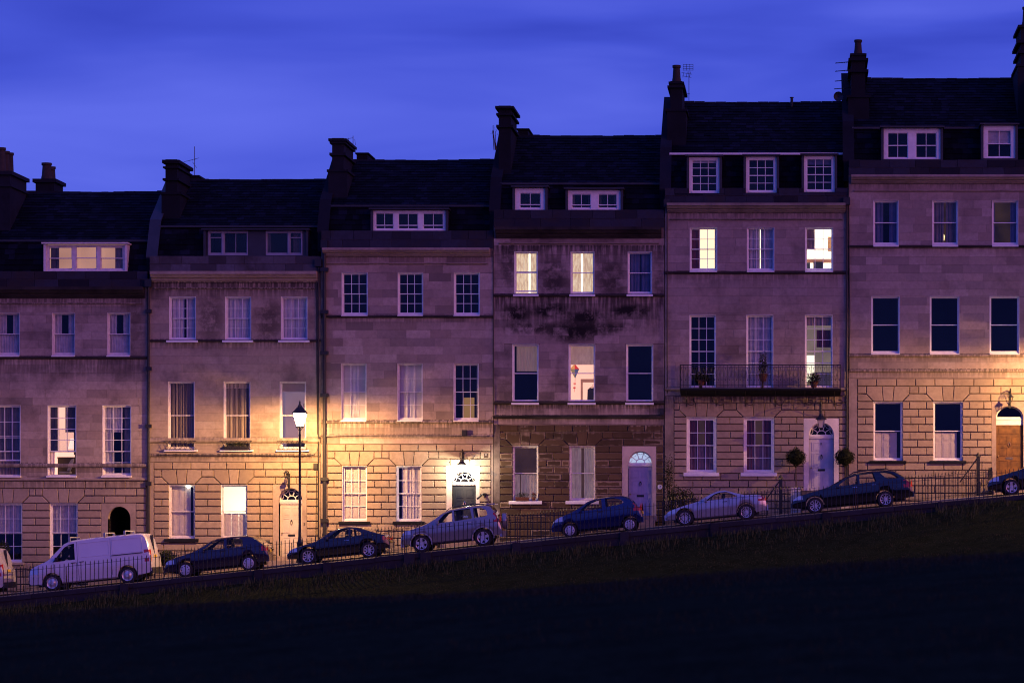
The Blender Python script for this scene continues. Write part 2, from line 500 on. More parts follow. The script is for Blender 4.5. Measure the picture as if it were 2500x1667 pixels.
def shutter_leaves(win, x0, x1, z0, z1, y, n=3):
    w = (x1-x0)/n
    for i in range(n):
        a, b = x0+i*w+0.006, x0+(i+1)*w-0.006
        mb = MB(); mb.box(a, b, y, y+0.03, z0, z1)
        for lo, hi in ((0.06, 0.56), (0.62, 0.95)) if z1-z0 > 1.3 else ((0.07, 0.62), (0.70, 0.94)):
            za, zb = z0+(z1-z0)*lo, z0+(z1-z0)*hi
            m_ = 0.06
            if b-a > 0.2:
                mb.box(a+m_, b-m_, y-0.012, y, za, zb)
                mb.box(a+m_+0.025, b-m_-0.025, y-0.020, y-0.012, za+0.025, zb-0.025)
        mb.build('shutter', CUR['shutter'], win)

_seed = [0]
def dress(win, x0, x1, z0, z1, spec, yo=0.0, tight=False):
    """curtains, blinds, shutters and the room behind a window"""
    y = 0.275+yo; zm = (z0+z1)/2; w = x1-x0
    rk = spec.get('room', 'dark')
    room(win, x0, x1, z0, z1, rk, 0.95 if tight else spec.get('depth', 2.0), (0.252 if tight else 0.345)+yo, tight)
    for it in spec.get('items', ()):
        k = it[0]; _seed[0] += 1; sd = _seed[0]
        if k == 'drapes':                        # two curtains: mat, left fraction, right fraction, bottom flare
            m = CUR[it[1]]
            if it[2] > 0: wavy(x0-0.02, x0+w*it[2], z0+0.02, z1, y, 0.03, max(2, int(9*it[2])), 0.0, seed=sd).build('curtain', m, win, 60)
            if it[3] > 0: wavy(x1-w*it[3], x1+0.02, z0+0.02, z1, y+0.015, 0.03, max(2, int(9*it[3])), 0.0, seed=sd+50).build('curtain', m, win, 60)
        elif k == 'part':                        # a hanging between fractions of width and height
            m = CUR[it[1]]; a, b, c, d = it[2:6]
            wavy(x0+w*a, x0+w*b, z0+(z1-z0)*c, z0+(z1-z0)*d, y+0.01*rnd.random(), 0.02, max(2, int(9*(b-a))), seed=sd).build('curtain', m, win, 60)
        elif k == 'blind':                       # roller blind: mat, bottom fraction, top fraction
            m = CUR[it[1]]; c, d = it[2], it[3]
            mb = MB(); za, zb = z0+(z1-z0)*c, z0+(z1-z0)*d
            mb.box(x0+0.04, x1-0.04, y, y+0.006, za, zb); mb.box(x0+0.04, x1-0.04, y-0.012, y+0.016, za-0.02, za+0.008)
            mb.build('blind', m, win)
        elif k == 'shutters':                    # c, d heights, a, b widths, leaves
            c, d, a, b, n = it[1:6]
            shutter_leaves(win, x0+w*a, x0+w*b, z0+(z1-z0)*c, z0+(z1-z0)*d, y+0.01, n)

def window(house, px0, px1, pya, pyb, cols, rt, rb, spec, frame=None, sill=None, yo=0.0, split=0.5, zconv=None, lower_up=0.0, lined=True, rect=None, fw=0.045, name='window'):
    """sash window; returns the opening rectangle"""
    if rect: x0, x1, z0, z1 = rect
    else: x0, x1, z0, z1 = fx(px0), fx(px1), fz(pyb), fz(pya)
    fm = frame or OFFWHITE
    mb = MB()
    ya, yb = 0.13+yo, 0.25+yo
    mb.box(x0, x0+fw, ya, yb, z0, z1); mb.box(x1-fw, x1, ya, yb, z0, z1)
    mb.box(x0+fw, x1-fw, ya, yb, z1-fw, z1); mb.box(x0+fw, x1-fw, ya-0.02, yb, z0, z0+0.055)
    if lined:
        l = 0.012
        mb.box(x0-0.001, x0+l, 0.004+yo, ya-0.001, z0, z1); mb.box(x1-l, x1+0.001, 0.004+yo, ya-0.001, z0, z1)
        mb.box(x0+l+0.001, x1-l-0.001, 0.004+yo, ya-0.001, z1-l, z1+0.001)
    win = mb.build(name, fm, house)
    a, b, c, d = x0+fw, x1-fw, z0+0.055, z1-fw
    zm = c+(d-c)*(1-split)
    for which in ('top', 'low'):
        if which == 'top': za, zb, rows, y = zm-0.018, d, rt, 0.155+yo
        else: za, zb, rows, y = c+lower_up*(d-c), zm+0.018+lower_up*(d-c), rb, 0.205+yo
        sb = MB(); st, r0 = 0.032, 0.036
        sb.box(a, a+st, y, y+0.035, za, zb); sb.box(b-st, b, y, y+0.035, za, zb)
        sb.box(a+st, b-st, y, y+0.035, zb-r0, zb); sb.box(a+st, b-st, y, y+0.035, za, za+(0.06 if which == 'low' else r0))
        pa, pb, pc, pd = a+st, b-st, za+(0.06 if which == 'low' else r0), zb-r0
        bw = 0.024
        for i in range(1, cols):
            xx = pa+(pb-pa)*i/cols; sb.box(xx-bw/2, xx+bw/2, y+0.004, y+0.03, pc, pd)
        for j in range(1, rows):
            zz = pc+(pd-pc)*j/rows; sb.box(pa, pb, y+0.006, y+0.028, zz-bw/2, zz+bw/2)
        sb.build('sash', fm, win)
        for i in range(cols):
            for j in range(rows):
                pane(win, pa+(pb-pa)*i/cols, pa+(pb-pa)*(i+1)/cols, pc+(pd-pc)*j/rows, pc+(pd-pc)*(j+1)/rows, y+0.017)
    dress(win, x0, x1, z0, z1, spec, yo, name == 'dormer_window')
    if sill:
        kind, hpx, ext = sill
        sm = MB(); h = hpx/K
        sm.prism_yz([(-0.13+yo, z0-h), (0.10+yo, z0-h), (0.10+yo, z0), (-0.02+yo, z0), (-0.13+yo, z0-0.25*h)][::1], x0-ext, x1+ext)
        sm.build('window_sill', kind, win)
    return (x0, x1, z0, z1)

# ------------------------------------------------------------------ mouldings
def moulding(house, name, x0, x1, prof, mat):
    """prof: list of (projection, z) from top to bottom, run along X with returned ends"""
    poly = [(-p, z) for p, z in prof] + [(0.028, prof[-1][1]), (0.028, prof[0][1])]
    mb = MB(); mb.prism_yz(poly, x0, x1); return mb.build(name, mat, house)

# ------------------------------------------------------------------ the arched doorway
def arch_pts(xa, xb, zs, rise, n=20, y=None):
    c, r = (xa+xb)/2, (xb-xa)/2
    return [(c - r*math.cos(PI*i/n), zs + rise*math.sin(PI*i/n)) for i in range(n+1)]

def doorcase(house, px0, px1, pytop, ax0, ax1, pyarch, pyspring, pybot, mat, proud=0.03, depth=0.30):
    x0, x1, zt = fx(px0), fx(px1), fz(pytop)
    a0, a1, zs, zb = fx(ax0), fx(ax1), fz(pyspring), fz(pybot)
    rise = fz(pyarch)-zs; n = 20
    P = arch_pts(a0, a1, zs, rise, n)
    yf, yr = -proud, depth
    mb = MB()
    mb.box(x0, a0, yf, 0.028, zb, zs); mb.box(a1, x1, yf, 0.028, zb, zs)
    # jamb reveals
    mb.add([(a0,yf,zb),(a0,yr,zb),(a0,yr,zs),(a0,yf,zs)], [(0,1,2,3)][::1]); mb.add([(a1,yf,zb),(a1,yr,zb),(a1,yr,zs),(a1,yf,zs)], [(0,3,2,1)])
    for i in range(n):
        (xa, za), (xb, zb2) = P[i], P[i+1]
        mb.add([(xa,yf,za),(xb,yf,zb2),(xb,yf,zt),(xa,yf,zt)], [(0,1,2,3)])
        mb.add([(xa,yf,za),(xb,yf,zb2),(xb,yr,zb2),(xa,yr,za)], [(0,3,2,1)])
    mb.add([(x0,yf,zs),(a0,yf,zs),(a0,yf,zt),(x0,yf,zt)], [(0,1,2,3)]); mb.add([(a1,yf,zs),(x1,yf,zs),(x1,yf,zt),(a1,yf,zt)], [(0,1,2,3)])
    mb.add([(x0,yf,zt),(x1,yf,zt),(x1,0.028,zt),(x0,0.028,zt)], [(0,1,2,3)])
    mb.add([(x0,yf,zs),(x0,yf,zt),(x0,0.028,zt),(x0,0.028,zs)], [(0,1,2,3)]); mb.add([(x1,yf,zs),(x1,yf,zt),(x1,0.028,zt),(x1,0.028,zs)], [(0,3,2,1)])
    return mb.build('door_surround', mat, house)

def fanlight(house, ax0, ax1, pyarch, pyspring, frame, back, spokes=5, yo=0.22):
    a0, a1, zs = fx(ax0), fx(ax1), fz(pyspring); rise = fz(pyarch)-zs
    c, r = (a0+a1)/2, (a1-a0)/2
    mb = MB()
    def arc(f, n=18): return [(c - r*f*math.cos(PI*i/n), zs+rise*f*math.sin(PI*i/n)) for i in range(n+1)]
    mb.strip_xz(arc(0.955), 0.05, yo, yo+0.05)
    if spokes > 1: mb.strip_xz(arc(0.36), 0.03, yo+0.004, yo+0.045)
    for k in range(1, max(1, spokes)):
        t = PI*k/spokes
        mb.strip_xz([(c - r*0.36*math.cos(t), zs+rise*0.36*math.sin(t)), (c - r*0.95*math.cos(t), zs+rise*0.95*math.sin(t))], 0.028, yo+0.008, yo+0.04)
    for k in range(spokes if spokes > 1 else 0):   # the looped festoons
        t0, t1 = PI*k/spokes, PI*(k+1)/spokes
        pts = []
        for i in range(7):
            u = i/6; t = t0+(t1-t0)*u; f = 0.92-0.20*math.sin(PI*u)
            pts.append((c - r*f*math.cos(t), zs+rise*f*math.sin(t)))
        mb.strip_xz(pts, 0.016, yo+0.012, yo+0.034)
    mb.box(a0, a1, yo-0.03, yo+0.06, zs-0.045, zs+0.012)
    fl = mb.build('fanlight', frame, house)
    g = MB(); P = arc(0.97); n = len(P)
    g.add([(c, yo+0.025, zs)]+[(x, yo+0.025, z) for x, z in P], [(0, i+2, i+1) for i in range(n-1)])
    g.build('pane', GLASS, fl)
    b = MB(); b.add([(a0-.05,yo+0.55,zs-0.2),(a1+.05,yo+0.55,zs-0.2),(a1+.05,yo+0.55,zs+rise+.1),(a0-.05,yo+0.55,zs+rise+.1)], [(0,1,2,3)])
    b.add([(a0-.05,yo+0.06,zs+rise+.1),(a1+.05,yo+0.06,zs+rise+.1),(a1+.05,yo+0.55,zs+rise+.1),(a0-.05,yo+0.55,zs+rise+.1)], [(0,1,2,3)])
    b.build('hall_wall', back, fl)
    return fl

def door(house, ax0, ax1, pytop, pybot, mat, layout, brass, yo=0.22, knocker=True):
    a0, a1, zt, zb = fx(ax0)+0.01, fx(ax1)-0.01, fz(pytop), fz(pybot)
    mb = MB(); mb.box(a0, a1, yo, yo+0.05, zb, zt)
    d = mb.build('door', mat, house)
    w, h = a1-a0, zt-zb
    for (u0, u1, v0, v1) in layout:
        p = MB(); xa, xb, za, zb_ = a0+w*u0, a0+w*u1, zb+h*v0, zb+h*v1
        # sunk panel: mouldings round it with a raised field
        t = 0.022
        p.box(xa, xb, yo-0.014, yo-0.001, zb_-t, zb_); p.box(xa, xb, yo-0.014, yo-0.001, za, za+t)
        p.box(xa, xa+t, yo-0.014, yo-0.001, za+t, zb_-t); p.box(xb-t, xb, yo-0.014, yo-0.001, za+t, zb_-t)
        p.box(xa+0.06, xb-0.06, yo-0.010, yo-0.001, za+0.06, zb_-0.06)
        p.build('door_panel', mat, d)
    if knocker:
        k = MB(); cx, cz = (a0+a1)/2, zb+h*0.64
        k.lathe([(0.0,-0.03),(0.03,-0.03),(0.035,-0.01),(0.035,0.0)], (cx, yo, cz+0.09), 10, 'y')
        k.tube([(cx-0.035,yo-0.03,cz+0.07),(cx-0.045,yo-0.04,cz-0.02),(cx,yo-0.04,cz-0.07),(cx+0.045,yo-0.04,cz-0.02),(cx+0.035,yo-0.03,cz+0.07)], 0.012, 6)
        k.build('knocker', brass, d)
    l = MB(); cz = zb+h*0.40
    l.box((a0+a1)/2-0.15, (a0+a1)/2+0.15, yo-0.012, yo-0.001, cz-0.045, cz+0.045); l.box((a0+a1)/2-0.12, (a0+a1)/2+0.12, yo-0.018, yo-0.012, cz-0.02, cz+0.025)
    l.build('letterbox', brass, d)
    hd = MB(); hd.lathe([(0.0,-0.07),(0.028,-0.065),(0.032,-0.045),(0.015,-0.03),(0.015,0.0)], (a0+0.09, yo, zb+h*0.44), 10, 'y')
    hd.build('handle', plain('brass', (0.55,0.40,0.16), 0.3, 1.0), d)
    return d

P6 = ((0.12,0.44,0.76,0.93),(0.56,0.88,0.76,0.93),(0.12,0.44,0.44,0.72),(0.56,0.88,0.44,0.72),(0.12,0.44,0.06,0.36),(0.56,0.88,0.06,0.36))

# ------------------------------------------------------------------ chimneys, roofs
STONE_DARK = stone('soot_dark_stone', (0.010,0.012,0.021), 0.5, 0.6, 3.3, dirt=(0.003,0.003,0.005))
POT = plain('clay_pot', (0.03,0.021,0.018), 0.85, 0, 0.3, 4)

def chimney(house, px0, px1, pytop, pybase, corbels, y0=1.7, length=2.7, step=None, pots=()):
    xa, zt = at(px0, pytop, y0); xb, zb = at(px1, pybase, y0)
    y1 = y0+length; mb = MB()
    mb.box(xa+0.04, xb-0.04, y0+0.04, y1-0.04, zb-3.0, zt)
    for pc, th, pr in corbels:
        zc = at(0, pc, y0)[1]; h = th/K
        mb.box(xa-pr+0.02, xb+pr-0.02, y0-pr+0.02, y1+pr-0.02, zc-h, zc+0.003*len(mb.f)/6)
    if step:
        zc = at(0, step, y0)[1]; mb.box(xa-0.10, xb+0.12, y0-0.07, y1+0.07, zb-3.0, zc); mb.box(xa-0.16, xb+0.18, y0-0.12, y1+0.12, zc-0.06, zc+0.04)
    ch = mb.build('chimney', STONE_DARK, house)
    for u, hgt, rr, tilt in pots:
        p = MB(); cx = (xa+xb)/2; cyy = y0+0.35+u*(length-0.7)
        p.lathe([(0.0,0.0),(rr*1.15,0.0),(rr*1.1,0.12),(rr,0.2),(rr*0.85,hgt-0.12),(rr*1.05,hgt-0.1),(rr*1.05,hgt),(rr*0.75,hgt),(rr*0.7,hgt-0.3)], (cx, cyy, zt-0.01), 12)
        p.build('chimney_pot', POT, ch, 40)
    return ch

def slates(roof, x0, x1, ya, za, yb, zb, mat, gauge=0.24, wid=0.36, seed=1, holes=()):
    """overlapping slates laid on the slope from (ya,za) up to (yb,zb)"""
    r = random.Random(seed); mb = MB()
    L_ = math.hypot(yb-ya, zb-za); ty, tz = (yb-ya)/L_, (zb-za)/L_; ny, nz = -tz, ty
    n = int(L_/gauge)
    for i in range(n+1):
        s0 = i*gauge; s1 = min(L_, s0+gauge*1.5)
        x = x0 - (wid/2 if i % 2 else 0) - r.uniform(0, 0.1)
        while x < x1:
            w = wid*r.uniform(0.75, 1.25); a, b = max(x, x0), min(x+w-0.008, x1)
            if b-a > 0.04:
                lo = 0.035+r.uniform(0, 0.014); hi = 0.010; ss = s0+r.uniform(-0.015, 0.015)
                zc = za+tz*(ss+s1)/2
                if not any(h[0] < (a+b)/2 < h[1] and h[2] < zc < h[3] for h in holes):
                    p = lambda xx, s, o: (xx, ya+ty*s+ny*o, za+tz*s+nz*o)
                    mb.add([p(a,ss,lo),p(b,ss,lo+r.uniform(-.004,.004)),p(b,s1,hi),p(a,s1,hi),p(a,ss,lo-0.02),p(b,ss,lo-0.02)],
                           [(0,1,2,3),(4,5,1,0)])
            x += w
    o = mb.build('slates', mat, roof); struct(o, 'stuff'); return o

# ------------------------------------------------------------------ one terraced house
def voussoirs(wall, x0, x1, zt, zm, zb, ol, orr, mat):
    g = 0.012
    bl, br = x0+(x1-x0)*0.335, x0+(x1-x0)*0.665
    tl, tr = ol+(orr-ol)*0.36, ol+(orr-ol)*0.64
    for poly in ([(x0,zb),(bl,zb),(tl,zt),(ol,zt),(ol,zm)], [(bl,zb),(br,zb),(tr,zt),(tl,zt)], [(br,zb),(x1,zb),(orr,zm),(orr,zt),(tr,zt)]):
        me = stone_mesh(inset_poly(poly, g), 0.075, 0.014); me.materials.append(mat)
        link('voussoir', me, wall, (0, 0.03, 0))

def rustication(wall, x0, x1, ztop, zbot, pitch, windows, blocks, mat, rng, target=0.80):
    """channelled stones in courses round the openings. windows: (x0,x1,z0,z1,outer_l,outer_r); blocks: solid spans (x0,x1,ztop)"""
    n = int((ztop-zbot)/pitch); g = 0.019
    for i in range(n+1):
        zt = ztop-i*pitch; zb = max(zt-pitch, zbot)
        if zt-zb < 0.08: continue
        spans = []                                   # (left top, left bottom, right top, right bottom)
        for (a, b, c, d, ol, orr) in windows:
            if i == 1: spans.append((ol, ol, orr, orr))
            elif i == 2: spans.append((ol, a, orr, b))
            elif i >= 3 and (zt+zb)/2 > c: spans.append((a, a, b, b))
        for (a, b, top) in blocks:
            if (zt+zb)/2 < top: spans.append((a, a, b, b))
        spans.sort()
        cur_t = cur_b = x0
        free = []
        for lt, lb, rt_, rb_ in spans:
            free.append((cur_t, cur_b, lt, lb)); cur_t, cur_b = rt_, rb_
        free.append((cur_t, cur_b, x1, x1))
        for lt, lb, rt_, rb_ in free:
            w = min(rt_-lt, rb_-lb)
            if max(rt_-lt, rb_-lb) < 0.10: continue
            k = max(1, round(w/target))
            if i % 2 == 0: cuts = [j/k for j in range(1, k)]
            else: cuts = [(j+0.5)/k for j in range(k)] if w > 0.75 else ([0.5] if w > 0.55 and i % 4 == 1 else [])
            ls, rs = max(lt, lb), min(rt_, rb_)
            xs = [(lt, lb)] + [(ls+(rs-ls)*c_+rng.uniform(-.03,.03),)*2 for c_ in cuts] + [(rt_, rb_)]
            for (at_, ab_), (bt_, bb_) in zip(xs[:-1], xs[1:]):
                if abs(at_-ab_) < 1e-6 and abs(bt_-bb_) < 1e-6:
                    ww, hh = bt_-at_-2*g*.7, zt-zb-2*g*1.15
                    if ww < 0.06: continue
                    link('stone', block_mesh(ww, hh, 0.075, 0.016, mat), wall, ((at_+bt_)/2, 0.03+rng.uniform(-.003,.004), (zt+zb)/2))
                else:
                    me = stone_mesh(inset_poly([(ab_,zb),(bb_,zb),(bt_,zt),(at_,zt)], g), 0.075, 0.016); me.materials.append(mat)
                    link('stone', me, wall, (0, 0.03, 0))

def core_wall(house, name, x0, x1, z0, z1, openings, mat, yback=9.0, rev=0.345):
    """the wall behind the facing: front sheet with openings, reveals, flanks and back"""
    xs = sorted({x0, x1, *[o[0] for o in openings], *[o[1] for o in openings]})
    zs = sorted({z0, z1, *[o[2] for o in openings], *[o[3] for o in openings]})
    xs = [x for x in xs if x0 <= x <= x1]; zs = [z for z in zs if z0 <= z <= z1]
    mb = MB()
    for a, b in zip(xs[:-1], xs[1:]):
        for c, d in zip(zs[:-1], zs[1:]):
            mx, mz = (a+b)/2, (c+d)/2
            if any(o[0] < mx < o[1] and o[2] < mz < o[3] for o in openings): continue
            mb.add([(a,0.03,c),(b,0.03,c),(b,0.03,d),(a,0.03,d)], [(0,1,2,3)])
    for a, b, c, d in openings:
        mb.add([(a,0.03,c),(a,rev,c),(a,rev,d),(a,0.03,d),(b,0.03,c),(b,rev,c),(b,rev,d),(b,0.03,d)], [(0,1,2,3),(4,7,6,5),(3,2,6,7),(0,4,5,1)])
    mb.add([(x0,0.03,z0),(x0,yback,z0),(x0,yback,z1),(x0,0.03,z1)], [(0,3,2,1)][::1])
    mb.add([(x1,0.03,z0),(x1,yback,z0),(x1,yback,z1),(x1,0.03,z1)], [(0,1,2,3)])
    mb.add([(x0,yback,z0),(x1,yback,z0),(x1,yback,z1),(x0,yback,z1)], [(0,3,2,1)])
    return mb.build(name, mat, house)

def build_house(h):
    rng = random.Random(h['seed'])
    X0, X1 = fx(h['x'][0]), fx(h['x'][1])
    zg = R((X0+X1)/2)
    house = thing('terraced_house', h['label'], 'house', ((X0+X1)/2, 0, zg), 'stone terraced houses stepping up the hill')
    zr, zc0, zc1, zp = fz(h['rust']), fz(h['cornice'][1]), fz(h['cornice'][0]), fz(h['parapet'])
    st = h['stone']
    streaks = [(fz(py), ln, s) for py, ln, s in h.get('streaks', ())]
    blotch = [(fx(a), fz(b), c, d, e) for a, b, c, d, e in h.get('blotch', ())]
    m_ash = stone('ashlar_'+h['key'], st['ash'], st.get('var', 0.22), st.get('stain', 0.25), h['seed']*3.7, streaks, blotch, dirt=st.get('dirt', (0.05,0.038,0.034)))
    m_rust = stone('channelled_'+h['key'], st['rust'], st.get('rvar', 0.16), st.get('rstain', 0.2), h['seed']*1.9, streaks, None, crust=st.get('crust'), dirt=st.get('rdirt', (0.05,0.035,0.028)))
    m_core = stone('mortar_'+h['key'], tuple(x*0.55 for x in st['ash']), 0.1, 0.4, h['seed'])
    m_trim = stone('dressed_'+h['key'], st.get('trim', st['ash']), 0.08, st.get('tstain', 0.35), h['seed']*5.1, streaks)
    m_soot_shade = stone('soot_shade_ledge_'+h['key'], (0.045,0.038,0.036), 0.2, 0.9, h['seed']*6.1, dirt=(0.010,0.009,0.010), fine=.6)  # soot plus the shadow under the ledges, both put into one dark colour
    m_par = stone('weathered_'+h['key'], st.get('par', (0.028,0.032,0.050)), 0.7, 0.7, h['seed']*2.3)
    # openings
    op = []
    for fl in h['floors']:
        for w in fl['wins']: op.append((fx(w[0]), fx(w[1]), fz(fl['y'][1]), fz(fl['y'][0])))
    dr = h['door']
    dop = (fx(dr['arch'][0]), fx(dr['arch'][1]), fz(dr['bot']), fz(dr['arch_top'])-0.002)
    zbase = zg-3.2
    core_wall(house, 'wall', X0+0.002, X1-0.002, zbase, zp-0.3, op+[dop], m_core)
    # upper walls of ashlar blocks
    up = MB(); up.box(X0+0.01, X1-0.01, 0.034, 0.040, zr+0.05, zr+0.06)
    upper = up.build('upper_wall', m_core, house)
    ashlar(upper, 'ashlar_block', X0+0.004, X1-0.004, zr+0.02, zc0-0.01, op, m_ash, h.get('course', 0.34), h.get('blk', 0.92), rng=rng)
    # channelled ground floor
    gf = MB(); gf.box(X0+0.01, X1-0.01, 0.034, 0.040, zr-0.06, zr-0.05)
    ground = gf.build('ground_floor_wall', m_core, house)
    pitch = (h['rust_win']-h['rust'])/3/K
    rx0, rx1 = fx(h['rust_x'][0]), fx(h['rust_x'][1])
    g = h['floors'][-1]
    wl_ = []
    for w in g['wins']:
        a, b = fx(w[0]), fx(w[1]); ext = 0.30
        if b < rx0: continue
        wl_.append((max(a, rx0), b, fz(g['y'][1])-0.12, fz(g['y'][0]), max(a-ext, rx0), b+ext))
    sl = dr['slab']
    rustication(ground, rx0, rx1, zr, zg-0.6, pitch, wl_, [(fx(sl[0]), fx(sl[1]), fz(sl[2]))], m_rust, rng)
    for (a, b, c, d, ol, orr) in wl_:
        voussoirs(ground, a, b, zr-pitch, zr-2*pitch, zr-3*pitch+0.01, ol, orr, m_rust)
    # plain strips at the sides of the channelled wall
    for a, b in ((X0+0.004, rx0-0.012), (rx1+0.012, X1-0.004)):
        if b-a > 0.05:
            s_ = MB(); s_.box(a, b, -0.046, 0.028, zg-0.8, zr-0.004); s_.build('pilaster_strip', m_trim, house)
    pl = MB(); pl.box(X0+0.003, X1-0.003, -0.01, 0.027, zbase, zg-0.62); pl.build('basement_wall', m_core, house)
    # bands
    for py, th, pr in h['bands']:
        z = fz(py); t = th/K
        moulding(house, 'string_course', X0+0.006, X1-0.006, [(pr*0.5, z+t*0.5), (pr, z+t*0.25), (pr, z-t*0.2), (pr*0.4, z-t*0.5)], m_soot_shade if py == h['bands'][0][0] or h['key'] == 'd' else m_trim)
    # cornice
    hz = zc1-zc0; cx0, cx1 = X0+0.10, X1-0.12
    moulding(house, 'cornice', cx0, cx1, [(0.40, zc1), (0.40, zc1-hz*0.28), (0.33, zc1-hz*0.34), (0.27, zc1-hz*0.55), (0.16, zc1-hz*0.62), (0.14, zc1-hz*0.80), (0.07, zc1-hz*0.84), (0.04, zc1-hz)], m_soot_shade if h['key'] in 'ad' else m_trim)
    if h.get('frieze'):
        z = fz(h['frieze']); moulding(house, 'frieze_band', cx0+0.12, cx1-0.12, [(0.025, z+0.035), (0.06, z+0.02), (0.06, z-0.01), (0.02, z-0.035)], m_trim)
    # parapet of big stones, notched where a dormer window cuts it
    notch = []
    for d in h['dormers']:
        if d.get('notch'): notch.append((fx(d['x'][0])-0.02, fx(d['x'][1])+0.02, fz(d['y'][1])-0.05, zp+1))
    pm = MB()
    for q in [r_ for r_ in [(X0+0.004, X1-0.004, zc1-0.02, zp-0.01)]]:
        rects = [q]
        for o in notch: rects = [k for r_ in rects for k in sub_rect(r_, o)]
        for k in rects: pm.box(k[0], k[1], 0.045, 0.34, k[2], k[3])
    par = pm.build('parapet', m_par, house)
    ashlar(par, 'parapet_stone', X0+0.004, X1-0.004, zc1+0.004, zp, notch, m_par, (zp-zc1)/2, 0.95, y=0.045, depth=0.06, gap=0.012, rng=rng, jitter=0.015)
    # roof: steep lower slope behind the parapet, then the main slope to the ridge
    ym, yr_ = 1.15, 4.7
    zlow = zp-0.35; zm = at(0, h['break'], ym)[1]; zrd = at(0, h['ridge'], yr_)[1]
    sm = slate_mat('slate_'+h['key'], h.get('slate', (0.0050,0.0062,0.0125)), h['seed']*4.1)
    rm = MB()
    A, B, C_ = (0.55, zlow), (ym, zm), (yr_, zrd)
    rx_a, rx_b = X0+0.15, X1-0.15
    rm.add([(rx_a,ym,zm),(rx_b,ym,zm),(rx_b,yr_,zrd),(rx_a,yr_,zrd)], [(0,1,2,3)])
    cuts_ = [rx_a]
    for d in sorted(h['dormers'], key=lambda q: q['x'][0]): cuts_ += [fx(d['x'][0])-.05, fx(d['x'][1])+.05]
    cuts_.append(rx_b)
    for a, b in zip(cuts_[0::2], cuts_[1::2]): rm.add([(a,0.55,zlow),(b,0.55,zlow),(b,ym,zm),(a,ym,zm)], [(0,1,2,3)])
    rm.add([(rx_a,yr_,zrd),(rx_b,yr_,zrd),(rx_b,9.0,zlow),(rx_a,9.0,zlow)], [(0,1,2,3)])
    rm.add([(rx_a,0.34,zlow),(rx_b,0.34,zlow),(rx_b,0.56,zlow),(rx_a,0.56,zlow)], [(0,1,2,3)])
    rm.add([(rx_a,0.55,zlow),(rx_a,ym,zm),(rx_a,yr_,zrd),(rx_a,9,zlow)], [(0,1,2,3)]); rm.add([(rx_b,0.55,zlow),(rx_b,ym,zm),(rx_b,yr_,zrd),(rx_b,9,zlow)], [(3,2,1,0)])
    roof = rm.build('roof', sm, house)
    holes = [(fx(d['x'][0])-0.05, fx(d['x'][1])+0.05, zlow-1, fz(d['y'][0])+0.12) for d in h['dormers']]
    slates(roof, rx_a, rx_b, A[0], A[1], B[0], B[1], sm, seed=h['seed'], holes=holes)
    slates(roof, rx_a, rx_b, B[0]-0.05, B[1]+0.02, C_[0], C_[1], sm, seed=h['seed']+9)
    rid = MB(); nx = int((rx_b-rx_a)/0.45)
    for i in range(nx):
        a = rx_a+i*(rx_b-rx_a)/nx; b = rx_a+(i+1)*(rx_b-rx_a)/nx-0.01; dz = rng.uniform(-0.012, 0.018)-0.05*math.sin(PI*(i+.5)/nx)*h.get('sag', 1)
        rid.prism_yz([(yr_-0.17, zrd-0.12+dz), (yr_+0.17, zrd-0.12+dz), (yr_+0.05, zrd+0.07+dz), (yr_-0.05, zrd+0.07+dz)], a, b)
    rid.build('ridge_tiles', STONE_DARK, roof)
    gt = MB(); gt.box(rx_a, rx_b, ym-0.14, ym-0.04, zm-0.05, zm+0.03); gt.build('gutter', WHITE if h.get('white_gutter') else LEAD, house)
    # party wall that carries the chimneys, on the downhill side
    pw = MB(); o = 0.22
    prof = [(0.34, zlow-0.5), (9.0, zlow-0.5), (9.0, zlow+o), (yr_, zrd+o*0.8), (ym, zm+o), (0.45, zp-0.05), (0.34, zp-0.05)]
    pw.prism_yz(prof, X0-0.20, X0+0.20); pw.build('party_wall', STONE_DARK, house)
    cp = MB()
    for (ya, za), (yb, zb) in (((0.40, zp-0.04), (ym, zm+o)), ((ym, zm+o), (yr_, zrd+o*0.8))):
        cp.prism_yz([(ya, za+0.003), (yb, zb+0.003), (yb, zb+0.07), (ya, za+0.07)], X0-0.24, X0+0.24)
    cp.build('wall_coping', LEAD if h['key'] == 'b' else STONE_DARK, house)
    for c in h['chimneys']: chimney(house, **c)
    # dormers
    for d in h['dormers']:
        x0, x1, z0, z1 = fx(d['x'][0]), fx(d['x'][1]), fz(d['y'][1]), fz(d['y'][0])
        yo = d['yo']
        dm = MB(); t = 0.10
        yb = 1.6
        dm.box(x0-t, x0-0.002, yo+0.03, yb, z0-0.25, z1+0.02); dm.box(x1+0.002, x1+t, yo+0.03, yb, z0-0.25, z1+0.02)
        dm.box(x0-t-0.06, x1+t+0.06, yo-0.10, yb+0.6, z1+0.024, z1+0.085)
        if not d.get('notch'): dm.box(x0, x1, yo+0.05, yo+0.3, z0-0.3, z0-0.002)
        dm.build('dormer', d.get('mat', LEAD), house)
        if d.get('apron'):
            ap = MB(); ap.box(x0-0.02, x1+0.02, yo-0.10, yo+0.04, z0-d['apron']/K, z0-0.003); ap.build('dormer_sill', LEAD, house)
        for (a, b, cols, rt, rb, spec, *ex) in d['wins']:
            kw = ex[0] if ex else {}
            window(house, a, b, d['y'][0], d['y'][1], cols, rt, rb, spec, frame=d.get('frame', WHITE), yo=yo, lined=False, fw=kw.get('fw', 0.07), split=kw.get('split', 0.5), name='dormer_window')
        for a, b in d.get('panels', ()):
            pn = MB(); pn.box(fx(a), fx(b), yo+0.12, yo+0.26, z0, z1); pn.build('dormer_panel', LEAD, house)
